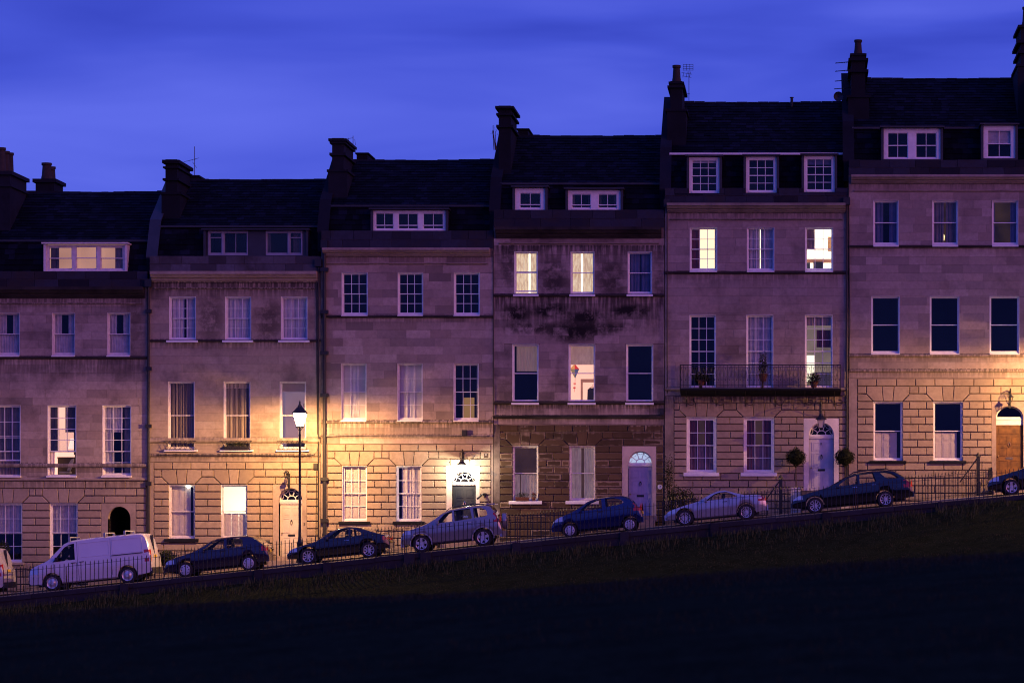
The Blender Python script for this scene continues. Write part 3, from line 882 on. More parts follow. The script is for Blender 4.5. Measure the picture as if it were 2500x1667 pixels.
    # windows
    for fl in h['floors']:
        for w in fl['wins']:
            spec = w[2]; kw = dict(fl.get('kw', {})); kw.update(w[3] if len(w) > 3 else {})
            cols, rt, rb = kw.pop('grid', fl['grid'])
            window(house, w[0], w[1], fl['y'][0], fl['y'][1], cols, rt, rb, spec, frame=fl.get('frame'), sill=(None if fl.get('sill') is None else ({'white': WHITE, 'stone': m_trim, 'dark': STONE_DARK}[fl['sill'][0]], fl['sill'][1], fl['sill'][2])), **kw)
    # doorway
    case_m = dr.get('case') or m_trim
    doorcase(house, sl[0], sl[1], sl[2], dr['arch'][0], dr['arch'][1], dr['arch_top'], dr['spring'], dr['bot'], case_m)
    if dr.get('leaf'):
        fanlight(house, dr['arch'][0], dr['arch'][1], dr['arch_top'], dr['spring'], dr['frame'], dr.get('hall', DARKROOM), dr.get('spokes', 5))
        tr = MB(); tr.box(fx(dr['arch'][0]), fx(dr['arch'][1]), 0.17, 0.27, fz(dr['leaf_top'])+0.002, fz(dr['spring'])-0.048); tr.box(fx(dr['arch'][0])-0.0, fx(dr['arch'][1]), 0.14, 0.17, fz(dr['spring'])-0.10, fz(dr['spring'])-0.05)
        tr.build('door_transom', dr['frame'], house)
        door(house, dr['arch'][0], dr['arch'][1], dr['leaf_top'], dr['bot'], dr['leaf'], dr.get('panels', P6), dr.get('metal', IRON))
    else:                                           # open dark passage
        a0, a1 = fx(dr['arch'][0]), fx(dr['arch'][1]); pm_ = MB()
        zt_ = fz(dr['arch_top'])+0.1; zb_ = fz(dr['bot'])
        pm_.add([(a0-.1,.31,zb_),(a1+.1,.31,zb_),(a1+.1,3.5,zb_),(a0-.1,3.5,zb_),(a0-.1,.31,zt_),(a1+.1,.31,zt_),(a1+.1,3.5,zt_),(a0-.1,3.5,zt_)],
                [(0,1,2,3),(4,7,6,5),(0,3,7,4),(1,5,6,2),(3,2,6,7)])
        pm_.build('passage', DARKROOM, house)
    # landing over the area and steps down to the pavement
    lx0, lx1 = fx(sl[0])-0.1, fx(sl[1])+0.1; zb_ = fz(dr['bot'])
    lm = MB(); lm.box(lx0, lx1, -1.6, -0.035, zb_-0.25, zb_-0.004); lm.build('landing', m_trim, house)
    zpv = R((lx0+lx1)/2)+0.13; k = max(1, round((zb_-zpv)/0.17))
    for i in range(1, k):
        s_ = MB(); s_.box(lx0+0.06, lx1-0.06, -1.6-0.27*i, -1.602-0.27*(i-1), zb_-0.17*i-0.6, zb_-0.17*i-0.004); s_.build('step', m_trim, house)
    h['house'], h['m_trim'], h['lx'] = house, m_trim, (lx0, lx1)
    return house

# window dressings -----------------------------------------------------------
def S(roomk='dark', *items, **kw): return dict(room=roomk, items=items, **kw)
TOPGAP = lambda: S('dark', ('part','net',0,1,0,.5), ('part','net',0,.36,.5,1), ('part','net',.64,1,.5,1))
CREAM = (0.40,0.335,0.25); HONEY = (0.42,0.335,0.225)

HOUSES = [
 dict(key='a', seed=1, x=(-46,360), label='stone terraced house with wide lit dormer and open arched passage, behind the white van',
  rust=1174, rust_win=1228, cornice=(702,728), frieze=741, parapet=662, ridge=470, **{'break': 588}, rust_x=(-40,357),
  stone=dict(ash=(0.39,0.32,0.27), rust=(0.37,0.30,0.235), stain=0.5, var=0.34),
  bands=[(873,7,.09),(1136,9,.10),(1170,7,.07)], streaks=[(728,.7,.7),(870,1.2,.6),(1130,.7,.6),(1174,.5,.5)], blotch=[(330,800,.7,2.0,.6),(150,905,3,.35,.4)],
  chimneys=[dict(px0=-32,px1=26,pytop=418,pybase=480,corbels=[(418,9,.09),(450,6,.06)],pots=[(0.02,1.05,.19,0),(.33,.98,.19,0),(.66,1.0,.18,0)]),
            dict(px0=84,px1=134,pytop=437,pybase=470,corbels=[(437,9,.09)],y0=6.2,length=1.6,pots=[(0,.75,.22,0),(.5,.6,.2,0),(1,.7,.16,0)])],
  dormers=[dict(x=(104,297), y=(594,658), yo=0.50, mat=OFFWHITE, frame=OFFWHITE, wins=[
      (104,172,1,1,1,S('dormer',('part','dim',.12,.42,0,1)),dict(fw=.09)),(172,231,1,1,1,S('dormer'),dict(fw=.07)),(231,297,1,1,1,S('dormer',('part','grey',.60,.9,0,1)),dict(fw=.09))])],
  floors=[dict(y=(763,867), grid=(1,1,1), sill=('white',4,.0), wins=[(-8,48,TOPGAP()),(127,183,TOPGAP()),(261.5,318,TOPGAP())]),
          dict(y=(989,1161), grid=(3,4,2), sill=('white',4,.03), frame=WHITE, kw=dict(split=.66, lower_up=0.0), wins=[
             (-14,50,S('dark',('drapes','grey',.5,.5)),dict(grid=(3,3,1), lower_up=0.2)),
             (116,186,S('pinkish',('part','dim',0,.30,0.35,1),('part','dim',.56,1,.62,1),('part','shutter',0,.2,0,.35),('part','dim',.86,1,.3,.62), depth=2.6),dict(lower_up=.33)),
             (250,320,S('dark',('part','net',0,.66,.62,1),('part','net',.02,.3,0,.62),('part','grey',.72,1,0,1)))]),
          dict(y=(1228,1372), grid=(3,2,2), sill=('stone',6,.1), frame=WHITE, wins=[(-14,54,S('dark',('part','net',0,1,.48,1))),(122,189,S('dark',('part','net',0,1,.48,1)))])],
  door=dict(slab=(248,332,1228), arch=(264,319), arch_top=1236, spring=1266, bot=1388)),
 dict(key='b', seed=2, x=(365,783), label='stone house with striped curtains and cream door numbered five, beside the lit street lamp',
  rust=1128, rust_win=1182, cornice=(664,690), frieze=704, parapet=625, ridge=440, **{'break': 553}, rust_x=(376,777), blk=1.15,
  stone=dict(ash=(0.41,0.335,0.26), rust=HONEY, var=0.15, stain=0.5, par=(0.085,0.085,0.10)),
  bands=[(832,5,.08),(1075,12,.10),(1111,7,.07)], streaks=[(690,.8,.95),(829,.5,.7),(1068,.5,.4),(1108,.35,.8)],
  blotch=[(512,775,.75,1.15,.75),(655,785,.75,1.15,.75),(375,700,.5,1.5,.5)],
  chimneys=[dict(px0=401,px1=434,pytop=389,pybase=445,corbels=[(391,8,.10),(407,4,.07),(436,5,.08)],step=472),
            dict(px0=444,px1=485,pytop=428,pybase=440,corbels=[(428,4,.05)],y0=5.2,length=1.4)],
  dormers=[dict(x=(496,741), y=(560,620), yo=0.50, frame=plain('weathered_dormer_paint',(.30,.30,.36),.5), wins=[
      (501,537,1,1,1,S('dark'),dict(fw=.05,split=.25)),(537,598,2,1,1,S('dark'),dict(fw=.035,split=.05)),(642,698,1,1,1,S('dark',('part','dim',0,.2,0,1)),dict(fw=.03,split=.05)),(698,732,1,1,1,S('dark',('part','dim',.3,1,0,1)),dict(fw=.05,split=.25))],
      panels=[(599,641),(733,740),(496.5,500.5)])],
  floors=[dict(y=(724,830), grid=(3,2,2), sill=('white',6,.1), frame=WHITE, wins=[
             (413,478,S('dark',('drapes','white',.52,.40))),(549.5,613,S('dark',('drapes','white',.5,.5))),(686,750.5,S('dark',('drapes','white',.5,.5)))]),
          dict(y=(931,1097), grid=(1,1,1), sill=('white',5,.14), frame=OFFWHITE, wins=[
             (410,475,S('dark',('drapes','striped',.52,.49))),(546,611,S('dark',('drapes','striped',.5,.5),('blind','beige',.91,1))),
             (683,747,S('lilac',('blind','beige',.86,1), depth=2.8))]),
          dict(y=(1183,1314), grid=(1,1,1), sill=('dark',8,.18), frame=OFFWHITE, wins=[
             (412.6,475,S('dark',('shutters',0.02,.98,.04,.80,3))),(540,602.5,S('lamplit',('shutters',.02,.47,.04,.94,3)))])],
  door=dict(slab=(666.5,749,1182), arch=(681,738), arch_top=1191, spring=1220, leaf_top=1230, bot=1357, leaf=plain('cream_door_paint',(0.60,0.53,0.43),.4), frame=OFFWHITE)),
 dict(key='c', seed=3, x=(784,1204), label='stone house with charcoal door under a blazing lantern and pale shuttered windows',
  rust=1084, rust_win=1137, cornice=(607,627), frieze=643, parapet=563, ridge=392, **{'break': 503}, rust_x=(799,1199),
  stone=dict(ash=(0.38,0.305,0.26), rust=(0.40,0.325,0.235), var=0.5, stain=0.25),
  bands=[(773,6,.09),(1030,7,.10),(1065,7,.07)], streaks=[(627,.4,.4),(1026,.6,.8),(770,.5,.5),(1060,.3,.5)],
  chimneys=[dict(px0=808,px1=841,pytop=337,pybase=412,corbels=[(339,6,.12),(347,4,.07),(374,6,.08)],step=417),
            dict(px0=868,px1=899,pytop=373,pybase=392,corbels=[(373,3,.04)],y0=5.2,length=2.0)],
  dormers=[dict(x=(906,1084), y=(510,560), yo=0.50, mat=LEAD, wins=[
      (906,961,2,1,1,S('dark'),dict(fw=.09,split=.74)),(961,1022,2,1,1,S('dark'),dict(fw=.10,split=.74)),(1022,1084,2,1,1,S('dark'),dict(fw=.10,split=.74))])],
  floors=[dict(y=(665,769), grid=(3,2,2), sill=('white',3,.0), frame=WHITE, wins=[(834,898,S()),(971,1033,S()),(1108,1171.5,S())]),
          dict(y=(887,1026), grid=(3,2,2), sill=('white',3,.0), frame=OFFWHITE, wins=[
             (832.6,894.7,S('warm',('shutters',.02,.99,.0,.34,1),('shutters',.02,.99,.66,1,1),('part','white',.30,.70,.12,1),('part','white',.30,.46,0,.2))),
             (970,1032,S('dark',('shutters',.02,.99,.66,1,1),('shutters',.02,.99,.04,.30,1),('part','white',.28,.7,0,1))),
             (1107,1169,S('dark',('part','dim',.86,1,0,1), depth=1.6))]),
          dict(y=(1137,1272), grid=(3,2,2), sill=('dark',7,.14), frame=WHITE, wins=[
             (835.5,896,S('dark',('shutters',.01,.99,.02,.98,3))),(968,1029,S('dark',('drapes','white',.0,.30),('part','white',.18,.7,0,1)))])],
  door=dict(slab=(1090,1171,1137), arch=(1104,1162), arch_top=1151, spring=1176, leaf_top=1184, bot=1312, leaf=plain('charcoal_door_paint',(0.035,0.035,0.038),.3), frame=WHITE, case=plain('painted_doorcase',(0.66,0.60,0.52),.6), metal=plain('polished_steel',(0.6,0.6,0.6),.25,1.0))),
 dict(key='d', seed=4, x=(1205,1622), label='soot-stained stone house with lilac door, lit fanlight and backlit cream curtains',
  rust=1037, rust_win=1088, cornice=(556,582), frieze=594, parapet=512, ridge=333, **{'break': 449}, rust_x=(1221,1619),
  stone=dict(ash=(0.37,0.295,0.26), rust=(0.33,0.245,0.18), crust=(0.105,0.066,0.034), var=0.40, rvar=.3, stain=0.55, rstain=.8, rdirt=(0.018,0.012,0.009), dirt=(0.013,0.010,0.011), tstain=.75, trim=(0.30,0.25,0.21)),
  bands=[(721,7,.09),(983,8,.10),(1018,8,.08)], streaks=[(980,.6,1.0),(1014,.35,.9),(1037,1.0,.9),(600,.9,.8),(718,1.9,.85)],
  blotch=[(1260,765,.8,.5,1.1),(1345,758,1.0,.4,1.2),(1430,775,1.2,.45,1.0),(1540,760,1.1,.35,1.2),(1480,800,1.6,.3,.9),(1290,800,1.4,.35,.9),(1352,680,.8,1.2,.8),(1492,680,.8,1.2,.75),(1240,640,.5,1.4,.7),(1400,810,1.7,.55,1.0),(1610,700,.3,1.5,.6)],
  chimneys=[dict(px0=1215,px1=1249,pytop=258,pybase=389,corbels=[(260,6,.12),(277,5,.08),(306,6,.08)],step=None),
            dict(px0=1262,px1=1291,pytop=314,pybase=333,corbels=[(314,3,.04)],y0=5.2,length=2.0)],
  dormers=[dict(x=(1254,1328), y=(455,509), yo=0.50, wins=[(1254,1328,2,1,1,S('dark',('part','dim',0,.1,0,1)),dict(fw=.19,split=.74))]),
           dict(x=(1384,1513), y=(460,509), yo=0.50, wins=[(1384,1449,2,1,1,S('dark',('drapes','dim',.25,.25)),dict(fw=.15,split=.74)),(1449,1513,2,1,1,S('dark',('drapes','dim',.25,.25)),dict(fw=.15,split=.74))])],
  floors=[dict(y=(614,718), grid=(1,1,1), sill=('white',6,.04), frame=WHITE, wins=[
             (1255.6,1313,S('bright',('drapes','litcream',.58,.34)),dict(lower_up=.03)),(1393,1451,S('bright',('part','litcream',0,.42,0,1),('part','litcream',.5,1,.0,1))),(1532.5,1592,S('dark',('drapes','blue',.5,.46)))]),
          dict(y=(840,982), grid=(1,1,1), sill=('white',6,.03), frame=WHITE, wins=[
             (1250.7,1314.7,S('dark',('part','glowblind',.14,1,.54,1))),
             (1388,1453,S('pinkish',('blind','litblind',.66,1), depth=2.4)),(1528.6,1594.7,S())]),
          dict(y=(1088,1222), grid=(1,1,1), sill=('white',8,.16), frame=OFFWHITE, wins=[
             (1252,1314,S('brown',('part','litnet',.0,.26,0,.48),('part','litnet',.3,.95,0,.48))),(1390.5,1453,S('brown',('part','litnet',.0,.44,.0,1),('part','litnet',.55,1,0,1)))])],
  door=dict(slab=(1519,1602,1089), arch=(1533,1592.6), arch_top=1101, spring=1130, leaf_top=1138, bot=1258, leaf=plain('lilac_door_paint',(0.42,0.38,0.52),.4), frame=WHITE, hall=emit('lit_hall',(0.62,0.72,1.0),0.75), case=plain('pink_doorcase',(0.50,0.40,0.37),.7))),
 dict(key='e', seed=5, x=(1623,2071), label='tall stone house with iron balcony, white door and round topiary trees',
  rust=966.5, rust_win=1018, cornice=(498,520), frieze=536, parapet=459, ridge=251, **{'break': 376}, rust_x=(1645.5,2068), white_gutter=True, blk=1.1,
  stone=dict(ash=(0.37,0.30,0.265), rust=(0.37,0.295,0.23), var=0.17, stain=0.4, tstain=.5, trim=(0.31,0.26,0.215)),
  bands=[(666,6,.09),(950,8,.10)], streaks=[(520,.5,.5),(663,.7,.55),(966,.7,.85)], blotch=[(1790,860,.8,.4,.5),(1650,1000,.4,1.5,.3)],
  chimneys=[dict(px0=1634,px1=1668,pytop=198,pybase=330,corbels=[(200,5,.05),(210,5,.10)],step=269,pots=[(0.0,.72,.17,0)])],
  dormers=[dict(x=(1682,1756), y=(382,470), yo=0.13, notch=True, wins=[(1682,1756,3,2,2,S('dark',('blind','white',.86,1)),dict(fw=.11))]),
           dict(x=(1821,1896), y=(381,469), yo=0.13, notch=True, wins=[(1821,1896,3,2,2,S(),dict(fw=.11))]),
           dict(x=(1963,2038), y=(379,467), yo=0.13, notch=True, wins=[(1963,2038,3,2,2,S('dark',('blind','blue',.78,1)),dict(fw=.11))])],
  floors=[dict(y=(555,661), grid=(3,2,2), sill=('white',4,.0), frame=WHITE, wins=[
             (1684,1751,S('cream',('part','red',.05,.36,0,1),('part','red',.9,1,0,1))),(1823.5,1890.5,S('bright',('drapes','net',.47,.50))),(1965.6,2034,S('bright',('part','pink',.03,.34,.5,1), depth=2.6))]),
          dict(y=(769,946), grid=(3,3,3), sill=None, frame=WHITE, wins=[
             (1683,1748,S()),(1822,1888,S('dark',('drapes','net',.5,.5))),(1965,2033,S('mid',('part','beige',0,1,.86,1),('part','red',.42,1,.56,.80), depth=2.2))]),
          dict(y=(1018,1153), grid=(3,2,2), sill=('white',9,.12), frame=WHITE, kw=dict(fw=.10), wins=[
             (1676,1749,S('brown',('drapes','red',.40,.40),('part','pink',.1,.9,0,.5))),(1815.5,1890,S('brown',('drapes','red',.36,.36),('part','pink',.1,.9,0,.5)))])],
  door=dict(slab=(1962,2048,1021), arch=(1975,2036), arch_top=1031.5, spring=1061, leaf_top=1070, bot=1198, leaf=plain('white_door_paint',(0.62,0.60,0.66),.35), frame=WHITE, case=plain('white_doorcase',(0.72,0.66,0.66),.5))),
 dict(key='f', seed=6, x=(2072,2524), label='stone house with oak door and dark unlit first floor windows, highest of the row',
  rust=924, rust_win=980, cornice=(429,449), frieze=466, parapet=390, ridge=193, **{'break': 313}, rust_x=(2093,2519),
  stone=dict(ash=(0.37,0.30,0.265), rust=(0.39,0.31,0.225), var=0.34, stain=0.3),
  bands=[(602,6,.09),(868,7,.10),(905,7,.07)], streaks=[(449,.4,.4),(600,.4,.45),(864,.4,.6),(901,.4,.7)],
  chimneys=[dict(px0=2076,px1=2115,pytop=130,pybase=234,corbels=[(131,5,.03),(143,6,.10),(171,6,.11)],step=236,pots=[(0.0,.62,.16,0)])],
  dormers=[dict(x=(2158,2297), y=(312,388), yo=0.16, notch=True, apron=9, wins=[(2158,2227,2,1,1,S(),dict(fw=.16)),(2227,2297,2,1,1,S(),dict(fw=.16))]),
           dict(x=(2402,2480), y=(305,386), yo=0.16, notch=True, apron=9, wins=[(2402,2480,2,1,1,S('dark',('blind','net',.5,1)),dict(fw=.17))])],
  floors=[dict(y=(489,598), grid=(1,1,1), sill=('white',5,.0), frame=WHITE, wins=[
             (2132,2194,S('dark',('drapes','blue',.40,.36))),(2276,2339,S('dimwarm',('drapes','grey',.46,.46))),(2422,2486,S('dimwarm',('drapes','blue',.12,.28)))]),
          dict(y=(723,863), grid=(1,1,1), sill=('white',3,.0), frame=WHITE, wins=[(2127,2197,S()),(2270,2342,S()),(2416,2488.5,S())]),
          dict(y=(980,1124), grid=(1,1,1), sill=('dark',7,.16), frame=WHITE, wins=[
             (2132.5,2203,S('dark',('shutters',.02,.48,.02,.82,3))),(2278.6,2349.6,S('dark',('shutters',.02,.48,.02,.82,3)))])],
  door=dict(slab=(2421,2506,980), arch=(2432,2498), arch_top=991, spring=1018, leaf_top=1037, bot=1172, leaf=plain('oak_door',(0.15,0.07,0.015),.4,0,.4,4), frame=WHITE, spokes=1,
     panels=((.1,.9,.84,.97),(.08,.42,.66,.80),(.58,.92,.66,.80),(.08,.42,.44,.60),(.58,.92,.44,.60),(.08,.46,.05,.36),(.54,.92,.05,.36)), metal=plain('brass',(0.55,0.40,0.16),.3,1.0))),
]
# the next house up repeats the pattern of the oak-door house; only its chimney stack enters the picture
DX, DY = 454, -86
def shift_house(s):
    q = dict(s); q.update(key='g', seed=7, x=(s['x'][0]+DX, s['x'][1]+DX), label='next house up the hill, only its dark stepped chimney stack showing above the ridge')
    for k in ('rust', 'rust_win', 'frieze', 'parapet', 'ridge', 'break'): q[k] = s[k]+DY
    q['cornice'] = tuple(v+DY for v in s['cornice']); q['rust_x'] = tuple(v+DX for v in s['rust_x'])
    q['bands'] = [(a+DY, b, c) for a, b, c in s['bands']]; q['streaks'] = [(a+DY, b, c) for a, b, c in s['streaks']]
    q['chimneys'] = [dict(px0=2490, px1=2525, pytop=60, pybase=190, corbels=[(62,6,.1),(100,6,.14),(125,6,.1)], step=160, pots=[(0.0,.8,.17,0)])]
    q['dormers'] = [dict(d, x=tuple(v+DX for v in d['x']), y=tuple(v+DY for v in d['y']), wins=[(w[0]+DX, w[1]+DX)+tuple(w[2:]) for w in d['wins']]) for d in s['dormers']]
    q['floors'] = [dict(f, y=tuple(v+DY for v in f['y']), wins=[(w[0]+DX, w[1]+DX)+tuple(w[2:]) for w in f['wins']]) for f in s['floors']]
    d = s['door']; q['door'] = dict(d, slab=(d['slab'][0]+DX, d['slab'][1]+DX, d['slab'][2]+DY), arch=tuple(v+DX for v in d['arch']), leaf=plain('green_door_paint', (0.03,0.06,0.04), .4), **{k: d[k]+DY for k in ('arch_top','spring','leaf_top','bot')})
    return q
HOUSES.append(shift_house(HOUSES[-1]))
for h in HOUSES: build_house(h)
HB = {h['key']: h for h in HOUSES}

# ------------------------------------------------------------------ street surfaces
def ground_mat(name, ca, cb, scale, rough=0.9, bs=0.3, bd=0.02, vec=(1,1,1), spec=0.3):
    m, N, L, b = nodes_of(name)
    p = position(N, L, vec)
    f = noise(N, L, p, scale, 8, 0.65); g = noise(N, L, p, scale*0.12, 4, 0.6)
    c = mixc(N, L, maprange(N, L, f, 0.35, 0.65), ca, cb)
    c = mixc(N, L, maprange(N, L, g, 0.4, 0.65, 0, 0.45), c, tuple(x*0.55 for x in ca))
    L.new(c, b.inputs['Base Color']); b.inputs['Roughness'].default_value = rough; b.inputs['Specular IOR Level'].default_value = spec
    L.new(bump(N, L, f, bs, bd), b.inputs['Normal'])
    return m
ASPHALT = ground_mat('asphalt', (0.05,0.047,0.045), (0.085,0.08,0.075), 14)
PAVING = ground_mat('paving', (0.22,0.19,0.16), (0.30,0.26,0.22), 5)
KERB = stone('kerb_granite', (0.24,0.22,0.20), 0.2, 0.3, 8)
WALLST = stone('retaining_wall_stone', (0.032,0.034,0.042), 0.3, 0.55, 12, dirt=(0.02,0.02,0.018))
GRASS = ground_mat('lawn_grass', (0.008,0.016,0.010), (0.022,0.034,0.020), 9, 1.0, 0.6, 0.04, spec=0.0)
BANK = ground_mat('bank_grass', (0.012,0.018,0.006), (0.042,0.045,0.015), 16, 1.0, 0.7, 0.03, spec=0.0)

def xstrip(name, x0, x1, step, cols, mat):
    """surface running along the street; cols: list of (y, dz above the road profile)"""
    n = int((x1-x0)/step); vs, fs = [], []
    for i in range(n+1):
        x = x0+(x1-x0)*i/n; z = R(x)
        for y, dz in cols: vs.append((x, y, z+dz))
    k = len(cols)
    for i in range(n):
        for j in range(k-1): fs.append((i*k+j, (i+1)*k+j, (i+1)*k+j+1, i*k+j+1)[::-1])
    mb = MB(); mb.add(vs, fs); return struct(mb.build(name, mat))
xstrip('road', -40, 80, 1.0, [(WALL_Y+0.2, -0.07), (-9.0, -0.03), (-7.2, 0.01), (-6.3, 0.0), (-5.2, -0.015), (-4.2, -0.05)], ASPHALT)
pav = xstrip('pavement', -40, 80, 1.0, [(-4.22, 0.10), (-1.9, 0.13), (-1.9, -2.4), (0.2, -2.45)], PAVING)
kb = MB(); kb.add([(-.445,-4.36,-.18-.0445),(.445,-4.36,-.18+.0445),(.445,-4.36,.09+.0445),(-.445,-4.36,.09-.0445),(-.445,-4.33,.105-.0445),(.445,-4.33,.105+.0445),(-.445,-4.19,.106-.0445),(.445,-4.19,.106+.0445)],
       [(0,1,2,3),(3,2,5,4),(4,5,7,6),(0,3,4,6),(1,7,5,2)])
kme = kb.mesh('kerb_stone'); kme.materials.append(KERB)
for i in range(62):
    x = -5+i*0.9; link('kerb_stone', kme, pav, (x, 0, R(x)))

# ------------------------------------------------------------------ park-side retaining wall with railing
def wtop(x): return R(x)-0.035
rw = thing('retaining_wall', 'low dark stone retaining wall along the park side of the road', 'wall', (22, WALL_Y, wtop(22)-0.6))
body = MB(); n = 60; xs_ = [-30+i*1.7 for i in range(61)]
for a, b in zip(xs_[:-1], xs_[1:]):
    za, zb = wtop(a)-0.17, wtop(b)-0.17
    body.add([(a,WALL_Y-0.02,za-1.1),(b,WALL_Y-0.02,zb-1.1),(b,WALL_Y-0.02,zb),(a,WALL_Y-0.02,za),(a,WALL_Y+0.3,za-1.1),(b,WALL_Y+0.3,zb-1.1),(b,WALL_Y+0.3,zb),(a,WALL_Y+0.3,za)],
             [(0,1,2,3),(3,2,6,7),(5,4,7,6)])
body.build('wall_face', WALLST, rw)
x = -20.0; rr = random.Random(5)
while x < 62:
    w = rr.uniform(1.2, 1.9); a, b = x+0.006, x+w-0.006; j = rr.uniform(-.012, .012)
    za, zb = wtop(a)+j, wtop(b)+j
    c = MB(); y0, y1 = WALL_Y-0.06+rr.uniform(-.01,.01), WALL_Y+0.34
    c.add([(a,y0,za-.18),(b,y0,zb-.18),(b,y1,zb-.18),(a,y1,za-.18),(a,y0,za-.025),(b,y0,zb-.025),(a,y0+.025,za),(b,y0+.025,zb),(b,y1,zb),(a,y1,za)],
          [(0,1,5,4),(4,5,7,6),(6,7,8,9),(0,3,2,1),(0,4,6,9,3),(1,2,8,7,5),(3,9,8,2)])
    c.build('coping_stone', WALLST, rw); x += w
for px in (305, 632, 800, 1000, 1040, 1262, 1525, 1745, 2018, 2300):
    X, _ = at(px, 1300, WALL_Y); p = MB(); z = wtop(X); w = 0.20 if px in (1000,1040) else 0.16
    p.box(X-w, X+w, WALL_Y-0.14, WALL_Y-0.065, z-0.75, z+0.015); p.build('pier', WALLST, rw)

rail = thing('park_railing', 'long black iron railing of plain upright bars on the park wall', 'railing', (22, WALL_Y+0.1, wtop(22)))
bar = MB(); bar.box(-.0125,.0125,-.0125,.0125,-.06,0.99); bar.add([(-.0125,-.0125,.99),(.0125,-.0125,.99),(.0125,.0125,.99),(-.0125,.0125,.99),(0,0,1.05)], [(0,1,4),(1,2,4),(2,3,4),(3,0,4)])
bme = bar.mesh('bar'); bme.materials.append(IRON)
RX0, RX1, RSP = at(8, 1300, WALL_Y+0.1)[0], 46.0, 0.1655
nb = int((RX1-RX0)/RSP); rr = random.Random(8)
for i in range(nb):
    x = RX0+i*RSP
    o = link('bar', bme, rail, (x+rr.uniform(-.006,.006), WALL_Y+0.1, wtop(x)+rr.uniform(-.012,.008)))
    o.rotation_euler = (rr.gauss(0,.006), rr.gauss(0,.008), 0)
tb = MB(); prev = None
for i in range(0, nb+8, 8):
    x = RX0+min(i, nb)*RSP
    if prev is not None:
        za, zb = wtop(prev)+0.90, wtop(x)+0.90
        tb.add([(prev,WALL_Y+.085,za-.008),(x,WALL_Y+.085,zb-.008),(x,WALL_Y+.115,zb-.008),(prev,WALL_Y+.115,za-.008),(prev,WALL_Y+.085,za+.006),(x,WALL_Y+.085,zb+.006),(x,WALL_Y+.115,zb+.006),(prev,WALL_Y+.115,za+.006)],
               [(0,1,5,4),(4,5,6,7),(2,3,7,6),(0,3,2,1)])
    prev = x
tb.build('top_rail', IRON, rail)
for i in range(14, nb, 26):
    x = RX0+(i+.5)*RSP; p = MB(); p.tube([(x,WALL_Y+.1,wtop(x)-.05),(x,WALL_Y+.1,wtop(x)+.9)], .02, 6); p.tube([(x,WALL_Y+.12,wtop(x)+.7),(x,WALL_Y+.33,wtop(x)-.02)], .011, 5); p.build('stay', IRON, rail)

# ------------------------------------------------------------------ the park slope and foreground lawn
CY = -75.0
def crest(x):
    xa, za = at(0, 1508, CY); xb, zb = at(2500, 1353, CY)
    return za+(zb-za)*(max(-10, min(70, x))-xa)/(xb-xa)
def terrain(x, y):
    xx = max(-35, min(75, x)); w = wtop(xx)
    base = 0.45-0.28*min(1, max(0, (xx-36)/5))
    pts = [(WALL_Y+0.5, w-base), (-10.9, w-base-0.03), (-11.6, w-base-0.35), (-12.6, w-base-0.62), (-14.5, w-base-1.1), (-20, w-base-2.4),
           (-35, min(w-base-4.2, crest(xx)-1.2)), (-60, crest(xx)-0.35), (CY, crest(xx)), (-90, crest(xx)-0.22), (-120, crest(xx)-1.0), (-260, crest(xx)-4.0)]
    ys = [-p[0] for p in pts]
    return float(np.interp(-y, ys, [p[1] for p in pts]))
def tsmooth(x, y):
    if y < -30: z = np.mean([terrain(x, y+d) for d in (-6,-3,0,3,6)])
    else: z = terrain(x, y)
    b = 0.05*math.sin(x*1.3+y*2.1)*math.sin(y*1.7-x*.4)+0.03*math.sin(x*3.7+y*1.1) if -60 < y < -10.8 else 0.06*math.sin(x*.5+y*.3)
    return z+b*(0.6 if y > -14 else 1)
xs_ = list(np.linspace(-70, 0, 15)[:-1]) + list(np.linspace(0, 48, 97)) + list(np.linspace(48, 110, 14)[1:])
ys_ = [-10.2,-10.5,-10.9,-11.2,-11.6,-12,-12.5,-13,-13.6,-14.3,-15,-16,-17,-18.5,-20,-23,-27,-32,-38,-45,-52,-58,-63,-67,-70,-72.5,-74.5,-76.5,-79,-82,-86,-90,-95,-100,-106,-112,-118,-125,-140,-170,-220]
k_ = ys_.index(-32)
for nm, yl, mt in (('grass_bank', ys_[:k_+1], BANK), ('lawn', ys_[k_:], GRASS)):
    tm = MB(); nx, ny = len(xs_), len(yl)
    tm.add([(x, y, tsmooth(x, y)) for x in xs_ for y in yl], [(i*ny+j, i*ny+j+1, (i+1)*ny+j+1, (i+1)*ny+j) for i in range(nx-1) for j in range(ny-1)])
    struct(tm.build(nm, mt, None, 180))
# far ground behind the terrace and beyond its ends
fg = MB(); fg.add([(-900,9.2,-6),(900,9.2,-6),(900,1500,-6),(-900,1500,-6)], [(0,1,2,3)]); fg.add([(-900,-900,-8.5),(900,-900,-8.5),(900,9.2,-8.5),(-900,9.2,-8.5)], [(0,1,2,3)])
struct(fg.build('ground', GRASS))

